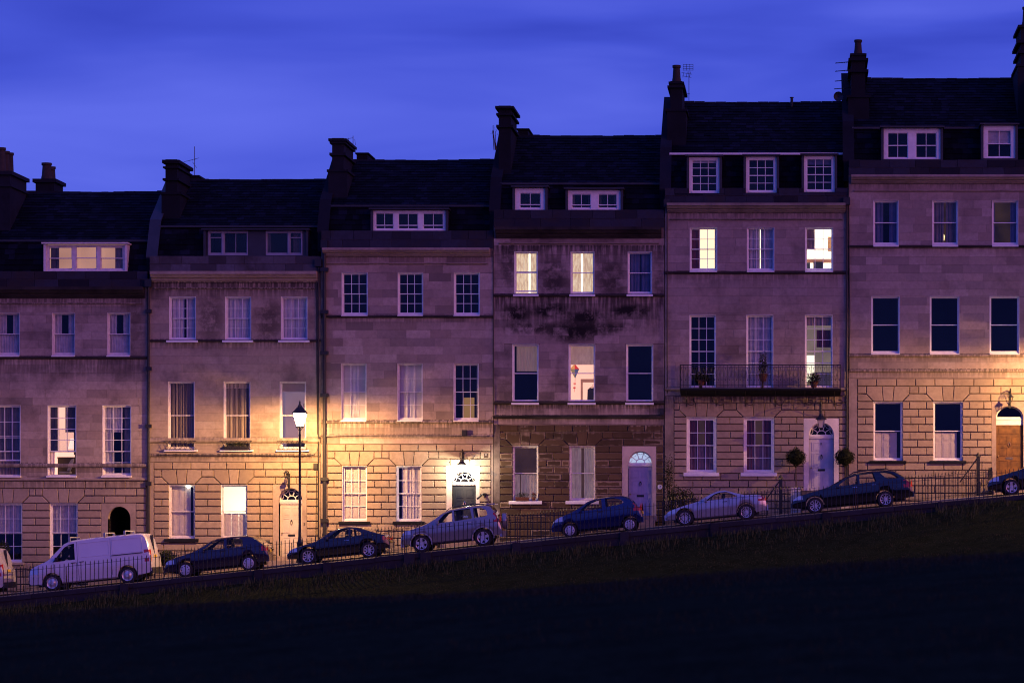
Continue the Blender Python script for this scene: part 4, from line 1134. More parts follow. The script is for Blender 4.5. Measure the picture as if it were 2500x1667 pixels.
def blades(name, n, xr, yr_fn, hr, wd, mat, seed, lean=0.35, keep=None):
    r = np.random.default_rng(seed); V, T = [], []
    vs, fs = [], []
    for i in range(n):
        x = r.uniform(*xr); y = yr_fn(r)
        if keep and not keep(x, y, r): continue
        z = tsmooth(x, y); h = r.uniform(*hr)*(0.6+0.8*r.random()); a = r.uniform(0, 2*PI); le = lean*h*r.uniform(.2, 1.2)
        dx, dy = math.cos(a), math.sin(a); px, py = -dy*wd, dx*wd
        b = len(vs)
        vs += [(x-px,y-py,z-.03),(x+px,y+py,z-.03),(x+dx*le*.4+px*.7,y+dy*le*.4+py*.7,z+h*.6),(x+dx*le*.4-px*.7,y+dy*le*.4-py*.7,z+h*.6),(x+dx*le,y+dy*le,z+h)]
        fs += [(b,b+1,b+2,b+3),(b+3,b+2,b+4)]
    mb = MB(); mb.v, mb.f, mb.m = vs, fs, [0]*len(fs)
    return struct(mb.build(name, mat), 'stuff')
def blade_mat(name, ca, cb):
    m, N, L, b = nodes_of(name)
    g = N.new('ShaderNodeNewGeometry')
    L.new(mixc(N, L, g.outputs['Random Per Island'], ca, cb), b.inputs['Base Color']); b.inputs['Roughness'].default_value = 0.8
    b.inputs['Specular IOR Level'].default_value = 0.15
    return m
TALL = blade_mat('rough_grass', (0.012,0.020,0.006), (0.125,0.135,0.045)); SHORT = blade_mat('mown_grass', (0.016,0.022,0.006), (0.11,0.10,0.032))
def clump(x, y, r): return (math.sin(x*2.1+math.sin(y*3))+math.sin(x*5.3+y*2)*.6+r.normal()*.5) > -0.5
o = blades('rough_grass', 15000, (1.5, 44), lambda r: -10.55-abs(r.normal())*0.75, (.07, .26), .009, TALL, 1, keep=clump)
o['label'] = 'rough tufted grass on the bank under the park wall'; o['category'] = 'grass'
o = blades('mown_grass', 24000, (1.5, 46), lambda r: -11.4-r.random()*6.5, (.015, .04), .010, SHORT, 2)
o['label'] = 'short grass on the slope below the tufted bank'; o['category'] = 'grass'

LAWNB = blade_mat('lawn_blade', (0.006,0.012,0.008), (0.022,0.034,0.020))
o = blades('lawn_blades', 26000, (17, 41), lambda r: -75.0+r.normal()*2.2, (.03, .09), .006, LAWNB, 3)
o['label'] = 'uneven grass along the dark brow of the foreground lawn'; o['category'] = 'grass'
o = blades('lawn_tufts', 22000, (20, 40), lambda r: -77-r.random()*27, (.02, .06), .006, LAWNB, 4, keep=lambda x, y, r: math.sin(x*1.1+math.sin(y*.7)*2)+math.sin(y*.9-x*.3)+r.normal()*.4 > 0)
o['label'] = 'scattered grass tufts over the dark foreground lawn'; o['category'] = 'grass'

# ------------------------------------------------------------------ street lamps
def street_lamp(x, y, z0, zl, label, rot=0):
    t = thing('street_lamp', label, 'street lamp', (x, y, z0), 'lantern street lamps along the pavement')
    p = MB(); p.lathe([(.0,0),(.16,0),(.16,.10),(.13,.14),(.12,.75),(.14,.80),(.10,.86),(.075,.95)], (x,y,z0), 12); p.build('base', IRON, t, 35)
    h = zl-0.36-z0
    p = MB(); p.lathe([(.07,.93),(.055,1.6),(.052,h*.55),(.044,h-.35),(.055,h-.33),(.055,h-.28),(.04,h-.25),(.035,h-.02),(.08,h),(.0,h)], (x,y,z0), 10); p.build('post', IRON, t, 35)
    # lantern: four tapering sides
    zb, zt = zl-0.30, zl+0.22; rb, rt = 0.115, 0.24
    fr = MB()
    c4 = [(1,1),(-1,1),(-1,-1),(1,-1)]
    for sx, sy in c4: fr.tube([(x+sx*rb,y+sy*rb,zb),(x+sx*rt,y+sy*rt,zt)], .011, 5)
    fr.box(x-rb-.02,x+rb+.02,y-rb-.02,y+rb+.02,zb-.05,zb-.004)
    for (ax, ay), (bx, by) in zip(c4, c4[1:]+c4[:1]): fr.tube([(x+ax*rt,y+ay*rt,zt),(x+bx*rt,y+by*rt,zt)], .016, 5)
    fr.tube([(x-.16,y,zb-.02),(x-.05,y,zb-.14),(x,y,zb-.2)], .012, 5); fr.tube([(x+.16,y,zb-.02),(x+.05,y,zb-.14),(x,y,zb-.2)], .012, 5)
    fr.build('lantern_frame', IRON, t)
    for (ax, ay), (bx, by) in zip(c4, c4[1:]+c4[:1]):
        g = MB(); e = .99; g.add([(x+ax*rb*e,y+ay*rb*e,zb),(x+bx*rb*e,y+by*rb*e,zb),(x+bx*rt*e,y+by*rt*e,zt),(x+ax*rt*e,y+ay*rt*e,zt)], [(0,1,2,3)]); g.build('lantern_pane', LAMPGLASS, t)
    cp = MB(); cp.lathe([(.325,zt-zl),(.32,zt-zl+.025),(.20,zt-zl+.15),(.09,zt-zl+.27),(.08,zt-zl+.32),(.045,zt-zl+.34),(.028,zt-zl+.40),(.04,zt-zl+.44),(.015,zt-zl+.49),(0,zt-zl+.56)], (x,y,zl), 4); cp.build('lantern_roof', IRON, t)
    bu = MB(); bu.lathe([(0,-.10),(.05,-.08),(.07,0),(.05,.08),(0,.10)], (x,y,zl+.05), 10); bu.build('bulb', BULB, t, 60)
    l = bpy.data.lights.new('lamp_light', 'POINT'); l.energy = STREET_LAMP_W; l.color = LAMP_COL; l.shadow_soft_size = 0.05
    lo = bpy.data.objects.new('lamp_light', l); COL.objects.link(lo); lo.location = (x, y, zl+.185); 
    lo.parent = t; lo.matrix_parent_inverse = Matrix.Translation(-Vector(t.location))
    return t
LAMPGLASS = lamp_glass('lit_lantern_glass', (1.0,0.80,0.52), 22.0)
BULB = lamp_glass('lamp_mantle', (1.0,0.85,0.62), 40.0)
LX, LZ = at(732, 1022, -3.9)
street_lamp(LX, -3.9, R(LX)+.11, LZ, 'lit lantern street lamp on a black post before the cream door')
LX2 = at(2615, 800, -3.9)[0]
street_lamp(LX2, -3.9, R(LX2)+.11, R(LX2)+.11+(LZ-R(LX)-.85), 'lit lantern street lamp higher up the hill past the oak door')
LX0 = LX-(LX2-LX)  # downhill lamp added out of view for more street light, at equal spacing
street_lamp(LX0, -3.9, R(LX0)+.11, R(LX0)+.11+(LZ-R(LX)-.11), 'added unseen lantern street lamp lower down the hill past the white van')

# ------------------------------------------------------------------ area railings on the house side
sp = MB(); sp.box(-.010,.010,-.010,.010,-.02,1.0); sp.lathe([(.010,1.0),(.022,1.03),(.012,1.07),(0,1.15)], (0,0,0), 4)
spm = sp.mesh('bar'); spm.materials.append(IRON)
def area_rail(name_label, x0, x1, y=-1.95, returns=()):
    t = thing('area_railing', name_label, 'railing', ((x0+x1)/2, y, R((x0+x1)/2)+.13), 'spiked area railings before the houses')
    n = max(2, int((x1-x0)/0.135))
    for i in range(n+1):
        x = x0+(x1-x0)*i/n; link('bar', spm, t, (x, y, R(x)+.13))
    m = MB(); za, zb = R(x0)+.13, R(x1)+.13
    for hh in (0.95, 0.10):
        m.add([(x0,y-.016,za+hh),(x1,y-.016,zb+hh),(x1,y+.016,zb+hh),(x0,y+.016,za+hh),(x0,y-.016,za+hh+.016),(x1,y-.016,zb+hh+.016),(x1,y+.016,zb+hh+.016),(x0,y+.016,za+hh+.016)],
              [(0,1,5,4),(4,5,6,7),(2,3,7,6),(0,3,2,1),(1,2,6,5),(0,4,7,3)])
    m.build('rail', IRON, t)
    for xr in returns:
        zt_ = R(xr)+.13
        for k in range(1, 13): link('bar', spm, t, (xr, y+k*(-y-.15)/12, zt_))
        m = MB(); m.box(xr-.008, xr+.008, y, -.06, zt_+.95, zt_+.966); m.build('rail', IRON, t)
    return t
A_LAB = {'a': 'before the passage house beside the white van', 'b': 'before the house with the cream numbered door', 'c': 'before the house with the charcoal door',
         'd': 'before the soot-stained house with the lilac door', 'e': 'before the balcony house and its topiary', 'f': 'before the house with the oak door', 'g': 'of the next house up, past the oak door'}
for k, h in HB.items():
    if k == 'g': continue
    x0, x1 = fx(h['x'][0])+.1, h['lx'][0]-.02
    area_rail('black spiked area railing '+A_LAB[k], x0, x1, returns=(x1,))
def gate_post(px, py0, py1, y, label):
    X, zt = at(px, py0, y); zb = R(X)+.12
    t = thing('railing_post', label, 'post', (X, y, zb))
    m = MB(); m.box(X-.07, X+.07, y-.07, y+.07, zb, zt-.12); m.build('shaft', IRON, t)
    m = MB(); m.lathe([(.11,zt-.12),(.11,zt-.08),(.0,zt+.08)], (X,y,0), 4); m.build('cap', IRON, t)
    m = MB(); m.tube([(X-.05,y,zt-.2),(X-.75,y,zt-1.15)], .03, 6); m.build('brace', IRON, t)
gate_post(2388, 1108, 1190, -1.7, 'black braced iron post between the dark windows and the oak door')
gate_post(1906, 1162, 1240, -1.7, 'black braced iron post beside the left topiary ball')

# ------------------------------------------------------------------ rainwater pipes and cables
def downpipe(house, px, py0, py1, r, y=-0.10, clips=(), mat=PIPE, name='downpipe'):
    x, za, zb = fx(px), fz(py0), fz(py1)
    m = MB(); m.tube([(x,y,za),(x,y,zb)], r, 10); p = m.build(name, mat, house, 60)
    for c in clips:
        k = MB(); z = fz(c); k.box(x-r*2.1, x+r*2.1, y-r*1.3, 0.02, z-.075, z+.075); k.build('bracket', mat, p)
    hd = MB(); z = za; hd.box(x-.14, x+.14, y-.12, .02, z-.02, z+.30); hd.build('hopper', mat, p)
downpipe(HB['a']['house'], 364, 700, 1330, .055, clips=(760, 900, 1040, 1180))
downpipe(HB['b']['house'], 786-8, 650, 1320, .03, y=-.07)
downpipe(HB['c']['house'], 793, 605, 1345, .075, y=-.12, clips=(659, 762, 862, 965, 1169, 1270))
downpipe(HB['e']['house'], 1629, 505, 960, .022, y=-.06)
downpipe(HB['e']['house'], 2067, 500, 1190, .04, y=-.08)
def cable(house, pts, r=.013, y=-.05, name='cable'):
    m = MB(); m.tube([(fx(a), y, fz(b)) for a, b in pts], r, 5); m.build(name, CABLE, house)
cable(HB['b']['house'], [(383,1110),(500,1111),(640,1111),(740,1112),(768,1110),(776,1100),(778,1085),(782,1066),(790,1062)], y=-.13)
cable(HB['c']['house'], [(797,1066),(850,1064),(960,1063),(1080,1063),(1180,1065),(1196,1064),(1199,1050),(1200,1020),(1204,1015)], y=-.13)
cable(HB['b']['house'], [(773,660),(774,800),(775,1000),(776,1060)], .02)
cable(HB['c']['house'], [(1204.5,610),(1205,800),(1205,1012)], .02, -.04)
cable(HB['d']['house'], [(1206,1016),(1300,1014),(1450,1014),(1600,1013),(1621,1010)], .016, -.12)
cable(HB['f']['house'], [(2072,450),(2073,640),(2075,790),(2073,860),(2074,905)], .022, -.06)
cable(HB['b']['house'], [(635,1176),(636,1240),(637,1310)], .014, -.05)
cable(HB['b']['house'], [(774,1145),(773,1200),(772,1310)], .016, -.06)

def alarm_box(house, px, py, w, h_, mat, name='alarm_box'):
    m = MB(); x, z = fx(px), fz(py)
    m.box(x-w/2, x+w/2, -.13, -.035, z-h_/2, z+h_/2); m.box(x-w*.35, x+w*.35, -.145, -.131, z-h_*.35, z+h_*.3); m.build(name, mat, house)
alarm_box(HB['b']['house'], 771, 1138, .17, .24, PIPE); alarm_box(HB['c']['house'], 1135, 1057, .22, .26, PIPE); alarm_box(HB['d']['house'], 1616, 1005, .16, .3, PIPE)
pq = MB(); pq.box(fx(1181.5), fx(1192.5), -.048, -.03, fz(1117), fz(1106)); q = pq.build('plaque', plain('bronze_plaque',(0.06,0.035,0.02),.6), HB['c']['house'])
pq = MB(); pq.box(fx(1184.9), fx(1185.8), -.052, -.0485, fz(1111), fz(1108)); pq.box(fx(1187.9), fx(1188.8), -.052, -.0485, fz(1111), fz(1108)); pq.build('numeral', OFFWHITE, q)

def text_mesh(txt, size, name, mat, parent, loc):
    cu = bpy.data.curves.new(name, 'FONT'); cu.body = txt; cu.size = size; cu.extrude = 0.004; cu.align_x = 'CENTER'; cu.align_y = 'CENTER'
    tmp = bpy.data.objects.new('tmp', cu); COL.objects.link(tmp)
    dg = bpy.context.evaluated_depsgraph_get(); me = bpy.data.meshes.new_from_object(tmp.evaluated_get(dg))
    bpy.data.objects.remove(tmp); me.materials.clear(); me.materials.append(mat)
    me.transform(Matrix.Rotation(PI/2, 4, 'X'))
    return link(name, me, parent, loc)
text_mesh('5', 0.17, 'house_number', WHITE, HB['b']['house'], (fx(715), .20, fz(1203)))
text_mesh('5', 0.16, 'house_number', IRON, HB['b']['house'], (fx(743.5), -.036, fz(1279)))
text_mesh('8', 0.13, 'house_number', IRON, HB['e']['house'], (fx(2005), .20, fz(1083)))
pl = MB(); pl.lathe([(0,-.03),(.095,-.03),(.10,-.02),(.10,.0)], (fx(1611.5), -.035, fz(1188)), 20, 'y'); npl = pl.build('number_plate', WHITE, HB['d']['house'])
text_mesh('7', 0.15, 'house_number', IRON, npl, (fx(1611.5), -.069, fz(1188)))

# ------------------------------------------------------------------ lanterns over the doors
def scroll(mb, cx, y, cz, r0, turns, a0, r=.012, k=1, plane='xz'):
    pts = []
    for i in range(26):
        u = i/25; a = a0+k*u*turns*2*PI; rr_ = r0*(1-.8*u)
        if plane == 'xz': pts.append((cx+rr_*math.cos(a), y, cz+rr_*math.sin(a)))
        else: pts.append((cx, y+rr_*math.cos(a), cz+rr_*math.sin(a)))
    mb.tube(pts, r, 5)
def door_lantern(house, px, py_top, py_l, out, glass, size=1.0, label=None, arm=True):
    x, zt, zl = fx(px), fz(py_top), fz(py_l); m = MB()
    if arm:
        m.tube([(x,-.03,zt-.1),(x,-.25*out,zt+.12),(x,-.7*out,zt+.14),(x,-out,zt+.02),(x,-out,zl+.28*size)], .02, 6)
        m.tube([(x,-.03,zt-.55),(x,-.3*out,zt-.35),(x,-.62*out,zt+.05)], .015, 5)
        scroll(m, x, -.35*out, zt-.05, .15, 1.4, 0, .012, 1, 'yz'); scroll(m, x, -.75*out, zt-.02, .11, 1.4, 1.5, .010, -1, 'yz')
        m.box(x-.05, x+.05, -.055, -.03, zt-.65, zt+.05)
    else: m.tube([(x,-out,zt),(x,-out,zl+.28*size)], .016, 6)
    s = size; c4 = [(1,1),(-1,1),(-1,-1),(1,-1)]
    for sx, sy in c4: m.tube([(x+sx*.07*s,-out+sy*.07*s,zl-.17*s),(x+sx*.13*s,-out+sy*.13*s,zl+.12*s)], .010, 5)
    m.box(x-.08*s, x+.08*s, -out-.08*s, -out+.08*s, zl-.20*s, zl-.175*s)
    m.lathe([(.21*s,zl+.12*s),(.20*s,zl+.14*s),(.08*s,zl+.26*s),(.05*s,zl+.33*s),(0,zl+.36*s)], (x,-out,0), 8)
    ln = m.build('door_lantern', IRON, house)
    g = MB()
    for (ax, ay), (bx, by) in zip(c4, c4[1:]+c4[:1]):
        g.add([(x+ax*.068*s,-out+ay*.068*s,zl-.17*s),(x+bx*.068*s,-out+by*.068*s,zl-.17*s),(x+bx*.126*s,-out+by*.126*s,zl+.12*s),(x+ax*.126*s,-out+ay*.126*s,zl+.12*s)], [(0,1,2,3)])
    g.build('lantern_pane', glass, ln)
    return (x, -out, zl)
door_lantern(HB['b']['house'], 706, 1158, 1160, .75, GLASS, .55)
LB = door_lantern(HB['c']['house'], 1131, 1106, 1142, .55, lamp_glass('lit_door_lantern_glass', (1.0,0.93,0.78), 8.0), 1.0)
l = bpy.data.lights.new('lantern_light', 'POINT'); l.energy = 330; l.color = (1.0,0.84,0.60); l.shadow_soft_size = .06
lo = bpy.data.objects.new('lantern_light', l); COL.objects.link(lo); lo.location = LB; lo.parent = HB['c']['house']; lo.matrix_parent_inverse = Matrix.Translation(-Vector(HB['c']['house'].location))
door_lantern(HB['e']['house'], 2004, 985, 1034, .85, plain('frosted_glass',(0.5,0.45,0.42),.4), 1.15)
door_lantern(HB['f']['house'], 2465, 958, 976, .7, GLASS, .6)
# security lamp by the charcoal door
m = MB(); x, z = fx(1178), fz(1210); m.tube([(x+.12,-.04,z+.05),(x+.05,-.16,z+.08),(x-.2,-.24,z-.13)], [.03,.035,.045], 8); m.box(x+.05,x+.16,-.08,-.03,z-.05,z+.12); m.build('wall_lamp', IRON, HB['c']['house'])

# ------------------------------------------------------------------ iron balcony of the white-door house
bh = HB['e']['house']
bx0, bx1, zb_, zt_ = fx(1662), fx(2052), fz(949), fz(894); yo = -.95
m = MB(); m.prism_yz([(-.02, zb_-.02), (yo, zb_-.02), (yo, zb_-.09), (-.75, zb_-.14), (-.3, zb_-.26), (-.02, zb_-.30)][::-1], bx0, bx1); bal = m.build('balcony', STONE_DARK, bh)
m = MB()
for z, r in ((zt_, .020), (zt_-.10, .011), (zb_+.10, .012)): m.tube([(bx0,-.04,z),(bx0,yo+.03,z),(bx1,yo+.03,z),(bx1,-.04,z)], r, 5)
m.build('handrail', IRON, bal)
bs = MB(); bs.tube([(0,0,0),(0,0,zt_-zb_)], .009, 5); bsm = bs.mesh('baluster'); bsm.materials.append(IRON)
nb_ = 44
for i in range(nb_+1):
    x = bx0+(bx1-bx0)*i/nb_
    link('baluster', bsm, bal, (x, yo+.03, zb_))
for xe in (bx0, bx1):
    for k in range(1, 6): link('baluster', bsm, bal, (xe, yo+.03+k*.15, zb_))
or_ = MB()
for i in range(nb_):
    x = bx0+(bx1-bx0)*(i+.5)/nb_; zc = zb_+(zt_-zb_)*.55; w = (bx1-bx0)/nb_*.45
    or_.tube([(x,yo+.03,zt_-.1),(x-w*.8,yo+.03,zc),(x,yo+.03,zc-.18),(x+w*.8,yo+.03,zc),(x,yo+.03,zt_-.1)], .006, 4)
    or_.lathe([(0,-.012),(.020,-.008),(.020,.008),(0,.012)], (x,yo+.03,zc-.20), 6, 'y')
or_.build('ironwork', IRON, bal)
for i in range(6):
    x = bx0+.25+(bx1-bx0-.5)*i/5; k = MB()
    k.tube([(x,-.04,zb_-.75),(x,-.10,zb_-.45),(x,-.45,zb_-.22),(x,yo+.15,zb_-.12)], .018, 5); scroll(k, x, -.28, zb_-.42, .16, 1.5, 2.2, .012, 1, 'yz'); scroll(k, x+.22, -.06, zb_-.52, .2, .8, 3.4, .009, 1); k.build('balcony_bracket', IRON, bal)

# small window balconies of the striped-curtain house
for a, b in ((402,483), (539,619), (677,755)):
    x0, x1, z0, z1 = fx(a)+.05, fx(b)-.05, fz(1098), fz(1076); m = MB()
    for z in (z0+.02, z1): m.tube([(x0,-.03,z),(x0,-.22,z),(x1,-.22,z),(x1,-.03,z)], .012, 5)
    n = 6
    for i in range(n):
        xa, xb = x0+(x1-x0)*i/n, x0+(x1-x0)*(i+1)/n
        m.tube([(xa,-.22,z0+.02),(xb,-.22,z1)], .008, 4); m.tube([(xa,-.22,z1),(xb,-.22,z0+.02)], .008, 4)
    m.build('window_guard', IRON, HB['b']['house'])

# ------------------------------------------------------------------ plants
def leaf_mat(name, ca, cb):
    m, N, L, b = nodes_of(name); g = N.new('ShaderNodeNewGeometry')
    L.new(mixc(N, L, g.outputs['Random Per Island'], ca, cb), b.inputs['Base Color']); b.inputs['Roughness'].default_value = 0.7; b.inputs['Specular IOR Level'].default_value = 0.1
    return m
LEAF = leaf_mat('dark_leaves', (0.010,0.016,0.006), (0.035,0.045,0.018))
BARK = plain('bark', (0.05,0.035,0.022), .9, 0, .3, 10)
TERRA = plain('terracotta', (0.14,0.05,0.028), .8, 0, .2, 6)
def leaves(c, rx, ry, rz, n, size, seed, shell=0.0):
    r = random.Random(seed); mb = MB()
    for i in range(n):
        while True:
            p = Vector((r.uniform(-1,1), r.uniform(-1,1), r.uniform(-1,1)))
            if shell < p.length <= 1: break
        lump = 1+.12*math.sin(p.x*7+seed)+.10*math.sin(p.z*9+p.y*5)
        q = Vector((c[0]+p.x*rx*lump, c[1]+p.y*ry*lump, c[2]+p.z*rz*lump))
        s = size*r.uniform(.6, 1.3); u = Vector((r.gauss(0,1), r.gauss(0,1), r.gauss(0,1))).normalized(); v = u.orthogonal().normalized()
        a, b_ = u*s, v*s*.45
        mb.add([q-a*.5, q+b_*.5, q+a*.5, q-b_*.5], [(0,1,2,3)])
    return mb
def topiary(px, label):
    x, z = fx(px), fz(1117); zb = R(x)+.2
    y = -.62
    t = thing('topiary_tree', label, 'topiary', (x, y, zb), 'clipped ball trees by the white door')
    TOPI = leaf_mat('clipped_box', (0.004,0.007,0.003), (0.016,0.022,0.009)) if 'TOPI' not in globals() else globals()['TOPI']
    globals()['TOPI'] = TOPI
    leaves((x,y,z), .375, .375, .375, 3200, .055, int(px), .7).build('crown', TOPI, t)
    m = MB(); m.lathe([(.31*math.sin(PI*i/10), -.31*math.cos(PI*i/10)) for i in range(11)], (x,y,z), 14); m.build('crown_core', TOPI, t, 60)
    m = MB(); m.tube([(x,y,zb+.3),(x+.012,y,zb+.9),(x,y,z-.2)], .028, 6); m.build("trunk", BARK, t)
    zt = fz(1193); m = MB()
    m.box(x-.22, x+.22, y-.22, y+.22, zb-.4, zt); m.box(x-.25, x+.25, y-.25, y+.25, zt, zt+.05); m.build('planter', OFFWHITE, t)
topiary(1943, 'clipped ball tree in a white planter, left of the white door, by the braced post'); topiary(2062, 'clipped ball tree right of the white door, above the black estate car')
def shrub(name, label, px, py, y, rx, rz, n, size, seed, cat='shrub', ry=.3, pot=None):
    x, z = at(px, py, y); t = thing(name, label, cat, (x, y, z-rz))
    leaves((x,y,z), rx, ry, rz, n, size, seed).build('foliage', LEAF, t)
    m = MB(); r = random.Random(seed)
    for k in range(5): m.tube([(x+r.uniform(-.1,.1), y, z-rz*1.2-.3), (x+r.uniform(-.5,.5)*rx, y+r.uniform(-.1,.1), z), (x+r.uniform(-.9,.9)*rx, y+r.uniform(-.1,.1), z+rz*r.uniform(.4,1))], [.02,.012,.005], 5)
    m.build('stems', BARK, t)
    if pot:
        m = MB(); w, hh = pot; zt = z-rz*.55; m.lathe([(0,-hh),(w*.65,-hh),(w,0),(w*1.08,0),(w*1.08,.04),(w*.9,.04)], (x,y,zt), 12); m.build('pot', TERRA, t, 40)
    return t
shrub('shrub', 'dark bushy shrub behind the front of the silver coupe', 1660, 1230, -1.4, .68, .72, 2200, .09, 3, ry=.45)
shrub('shrub', 'thin climbing plant at the joint of the soot-stained house', 1632, 1165, -.35, .22, .9, 500, .08, 5, ry=.2)
shrub('shrub', 'dark spiky shrub behind the rear of the white van', 405, 1362, -1.4, .42, .30, 800, .13, 7)
shrub('shrub', 'small dark bush before the window at the foot of the hill', 8, 1340, -1.6, .25, .32, 500, .08, 9)
shrub('potted_plant', 'bushy potted plant before the dark balcony window', 1712, 922, -.55, .34, .22, 700, .08, 11, 'plant', pot=(.16,.2))
shrub('potted_plant', 'tall slim potted plant before the curtained balcony window', 1863, 895, -.55, .20, .62, 600, .07, 12, 'plant', ry=.2, pot=(.18,.26))
shrub('potted_plant', 'rounded potted plant before the lit balcony window', 1987, 925, -.55, .27, .26, 700, .08, 13, 'plant', pot=(.17,.2))
shrub('weed', 'bare twiggy weed growing from the soot-stained house chimney', 1207, 325, 1.65, .16, .35, 25, .05, 15, 'plant', ry=.1)
# window box with flowers
x0, x1, z = fx(1259), fx(1291), fz(1213)
t = thing('window_box', 'terracotta window box of small plants on the white sill', 'planter', ((x0+x1)/2, -.05, z-.14))
m = MB(); m.prism_yz([(-.12,z-.15),(.05,z-.15),(.07,z),(-.14,z)], x0, x1); m.build('trough', TERRA, t)
leaves(((x0+x1)/2,-.03,z+.08), .28, .07, .12, 260, .05, 21).build('foliage', LEAF, t)
t = thing('flower_pot', 'small pot of red flowers beside the terracotta window box', 'plant', (fx(1303), -.03, fz(1219)))
m = MB(); m.lathe([(0,0),(.07,0),(.09,.14),(.10,.14)], (fx(1303),-.03,fz(1221)), 10); m.build('pot', TERRA, t, 40)
leaves((fx(1303),-.03,fz(1208)), .11, .08, .10, 120, .05, 22).build('foliage', LEAF, t)
leaves((fx(1303),-.06,fz(1205)), .10, .06, .08, 40, .04, 23).build('petals', plain('red_petals',(0.35,0.03,0.06),.6), t)
x0, x1, z = fx(548), fx(608), fz(1090)
t = thing('window_box', 'dark window box of trailing plants behind the middle iron guard', 'planter', ((x0+x1)/2, -.1, z-.1))
m = MB(); m.box(x0, x1, -.19, -.05, z-.12, z+.02); m.build('trough', PIPE, t)
leaves(((x0+x1)/2,-.12,z+.06), .5, .08, .11, 350, .06, 25).build('foliage', LEAF, t)

# ------------------------------------------------------------------ things seen through the lit windows
def emis(name, col, s): return emit(name, col, s, var=.05)
x, z = fx(162), fz(1080); y = 1.5
t = thing('table_lamp', 'glowing pale lampshade in the tall window above the white van', 'lamp', (x, y, z-.55))
m = MB(); m.lathe([(.30,-.22),(.20,.22)], (x,y,z), 18); m.build('lamp_shade', emis('lampshade_glow',(1.0,.72,.62),1.6), t, 60)
m = MB(); m.lathe([(0,-.75),(.1,-.75),(.1,-.72),(.02,-.68),(.03,-.4),(.02,-.1)], (x,y,z), 10); m.build('stem', IRON, t)
m = MB(); X, Z = fx(158), fz(1113); m.box(X-.6, X+.8, 1.1, 1.9, Z-.06, Z-.01); dk = m.build('desk_top', plain('dark_wood',(0.03,0.018,0.012),.5), None)
dk.name = 'desk'; tag(dk, 'dark desk behind the open sash with the office chair', 'desk')
m = MB(); m.prism_yz([(1.0,Z-1.1),(1.9,Z-1.1),(1.9,Z-.065),(1.0,Z-.065)], X-.55, X+.75); bx_ = m.build('cabinet', plain('dark_wood',(0.03,0.018,0.012),.5)); tag(bx_, 'dark cabinet under the desk behind the open sash', 'cabinet')
X, Z = fx(152), fz(1135); t = thing('office_chair', 'grey office chair with curved back behind the open sash', 'chair', (X, .75, Z-.5))
m = MB(); m.prism_xz([(X+.02,Z-.22),(X+.16,Z-.24),(X+.30,Z+.2),(X+.30,Z+.30),(X+.2,Z+.26),(X+.1,Z+.1)], .7, .76); m.build('backrest', CUR['grey'], t)
m = MB(); m.box(X-.3, X+.15, .6, 1.0, Z-.32, Z-.25); m.build('seat', CUR['grey'], t); m = MB(); m.tube([(X-.05,.8,Z-.32),(X-.05,.8,Z-.6)], .03, 6); m.build('stem', IRON, t)
m = MB(); m.lathe([(0,-.05),(.05,-.03),(.06,0),(.04,.05),(.012,.09),(.012,.9)], (fx(151.5),.9,fz(1042)), 12); pb = m.build('pendant_bulb', emis('pendant_glow',(1.0,.95,.95),7), None, 60); tag(pb, 'small bright hanging bulb in the tall window above the white van', 'light bulb')
m = MB(); m.lathe([(0,-.07),(.055,-.05),(.075,0),(.055,.05),(0,.07)], (fx(458),.12,fz(1187)), 12); pb = m.build('glass_reflection', emis('reflection_glow',(1.0,.92,.75),16), None, 60); tag(pb, 'glowing ball added for the bright reflection at the head of the shuttered window', 'light bulb')  # added glowing ball standing for a reflection in the pane
m = MB(); m.lathe([(0,-.06),(.04,-.04),(.05,0),(.04,.04),(0,.07)], (fx(1409),.45,fz(1118)), 12); pb = m.build('candle_bulb', emis('candle_glow',(1.0,.72,.35),14), None, 60); tag(pb, 'warm bright bulb behind the net curtain of the soot-stained house', 'light bulb')
m = MB(); m.lathe([(0,-.06),(.05,-.04),(.07,0),(.04,.05),(0,.08)], (fx(1396),.45,fz(1183)), 12); pb = m.build('side_lamp', emis('side_glow',(1.0,.62,.32),6), None, 60); tag(pb, 'dim amber lamp low behind the net curtain', 'light bulb')
# kite, jacket and chest in the lit middle window of the soot-stained house
kx, kz = at(1403, 902, 1.6); ky = 1.6
t = thing('kite', 'diamond kite in red, blue, yellow and green on the lit wall', 'kite', (kx, ky, kz))
q = [(kx-.20,kz+.02),(kx,kz+.25),(kx+.19,kz+.02),(kx+.02,kz-.38)]; c_ = (kx, kz+.02)
for (a, b), nm, cl in (((q[0],q[1]),'yellow_kite_cloth',(.85,.60,.25)),((q[1],q[2]),'red_kite_cloth',(.75,.06,.07)),((q[2],q[3]),'blue_kite_cloth',(.08,.16,.45)),((q[3],q[0]),'green_kite_cloth',(.30,.36,.24))):
    m = MB(); m.prism_xz([a, c_, b], ky, ky+.01); m.build('panel', plain(nm, cl, .8), t)
m = MB(); m.tube([(kx+.02,ky,kz-.38),(kx+.01,ky,kz-.7),(kx-.02,ky,kz-.95)], .008, 4); m.box(kx-.05,kx+.05,ky-.01,ky,kz-.62,kz-.57); m.box(kx-.06,kx+.04,ky-.01,ky,kz-.8,kz-.74); m.build('tail', plain('red_kite_cloth',(.75,.06,.07),.8), t)
jx, jz = fx(1441), fz(958)
t = thing('jacket', 'black jacket on a hanger in the lit middle window', 'jacket', (jx, 1.0, jz-.35))
m = MB(); m.prism_xz([(jx-.20,jz-.36),(jx+.2,jz-.36),(jx+.2,jz+.18),(jx+.06,jz+.24),(jx-.06,jz+.24),(jx-.18,jz+.18)], .97, 1.07); m.build('cloth', plain('black_cloth',(0.006,0.006,0.010),.9), t)
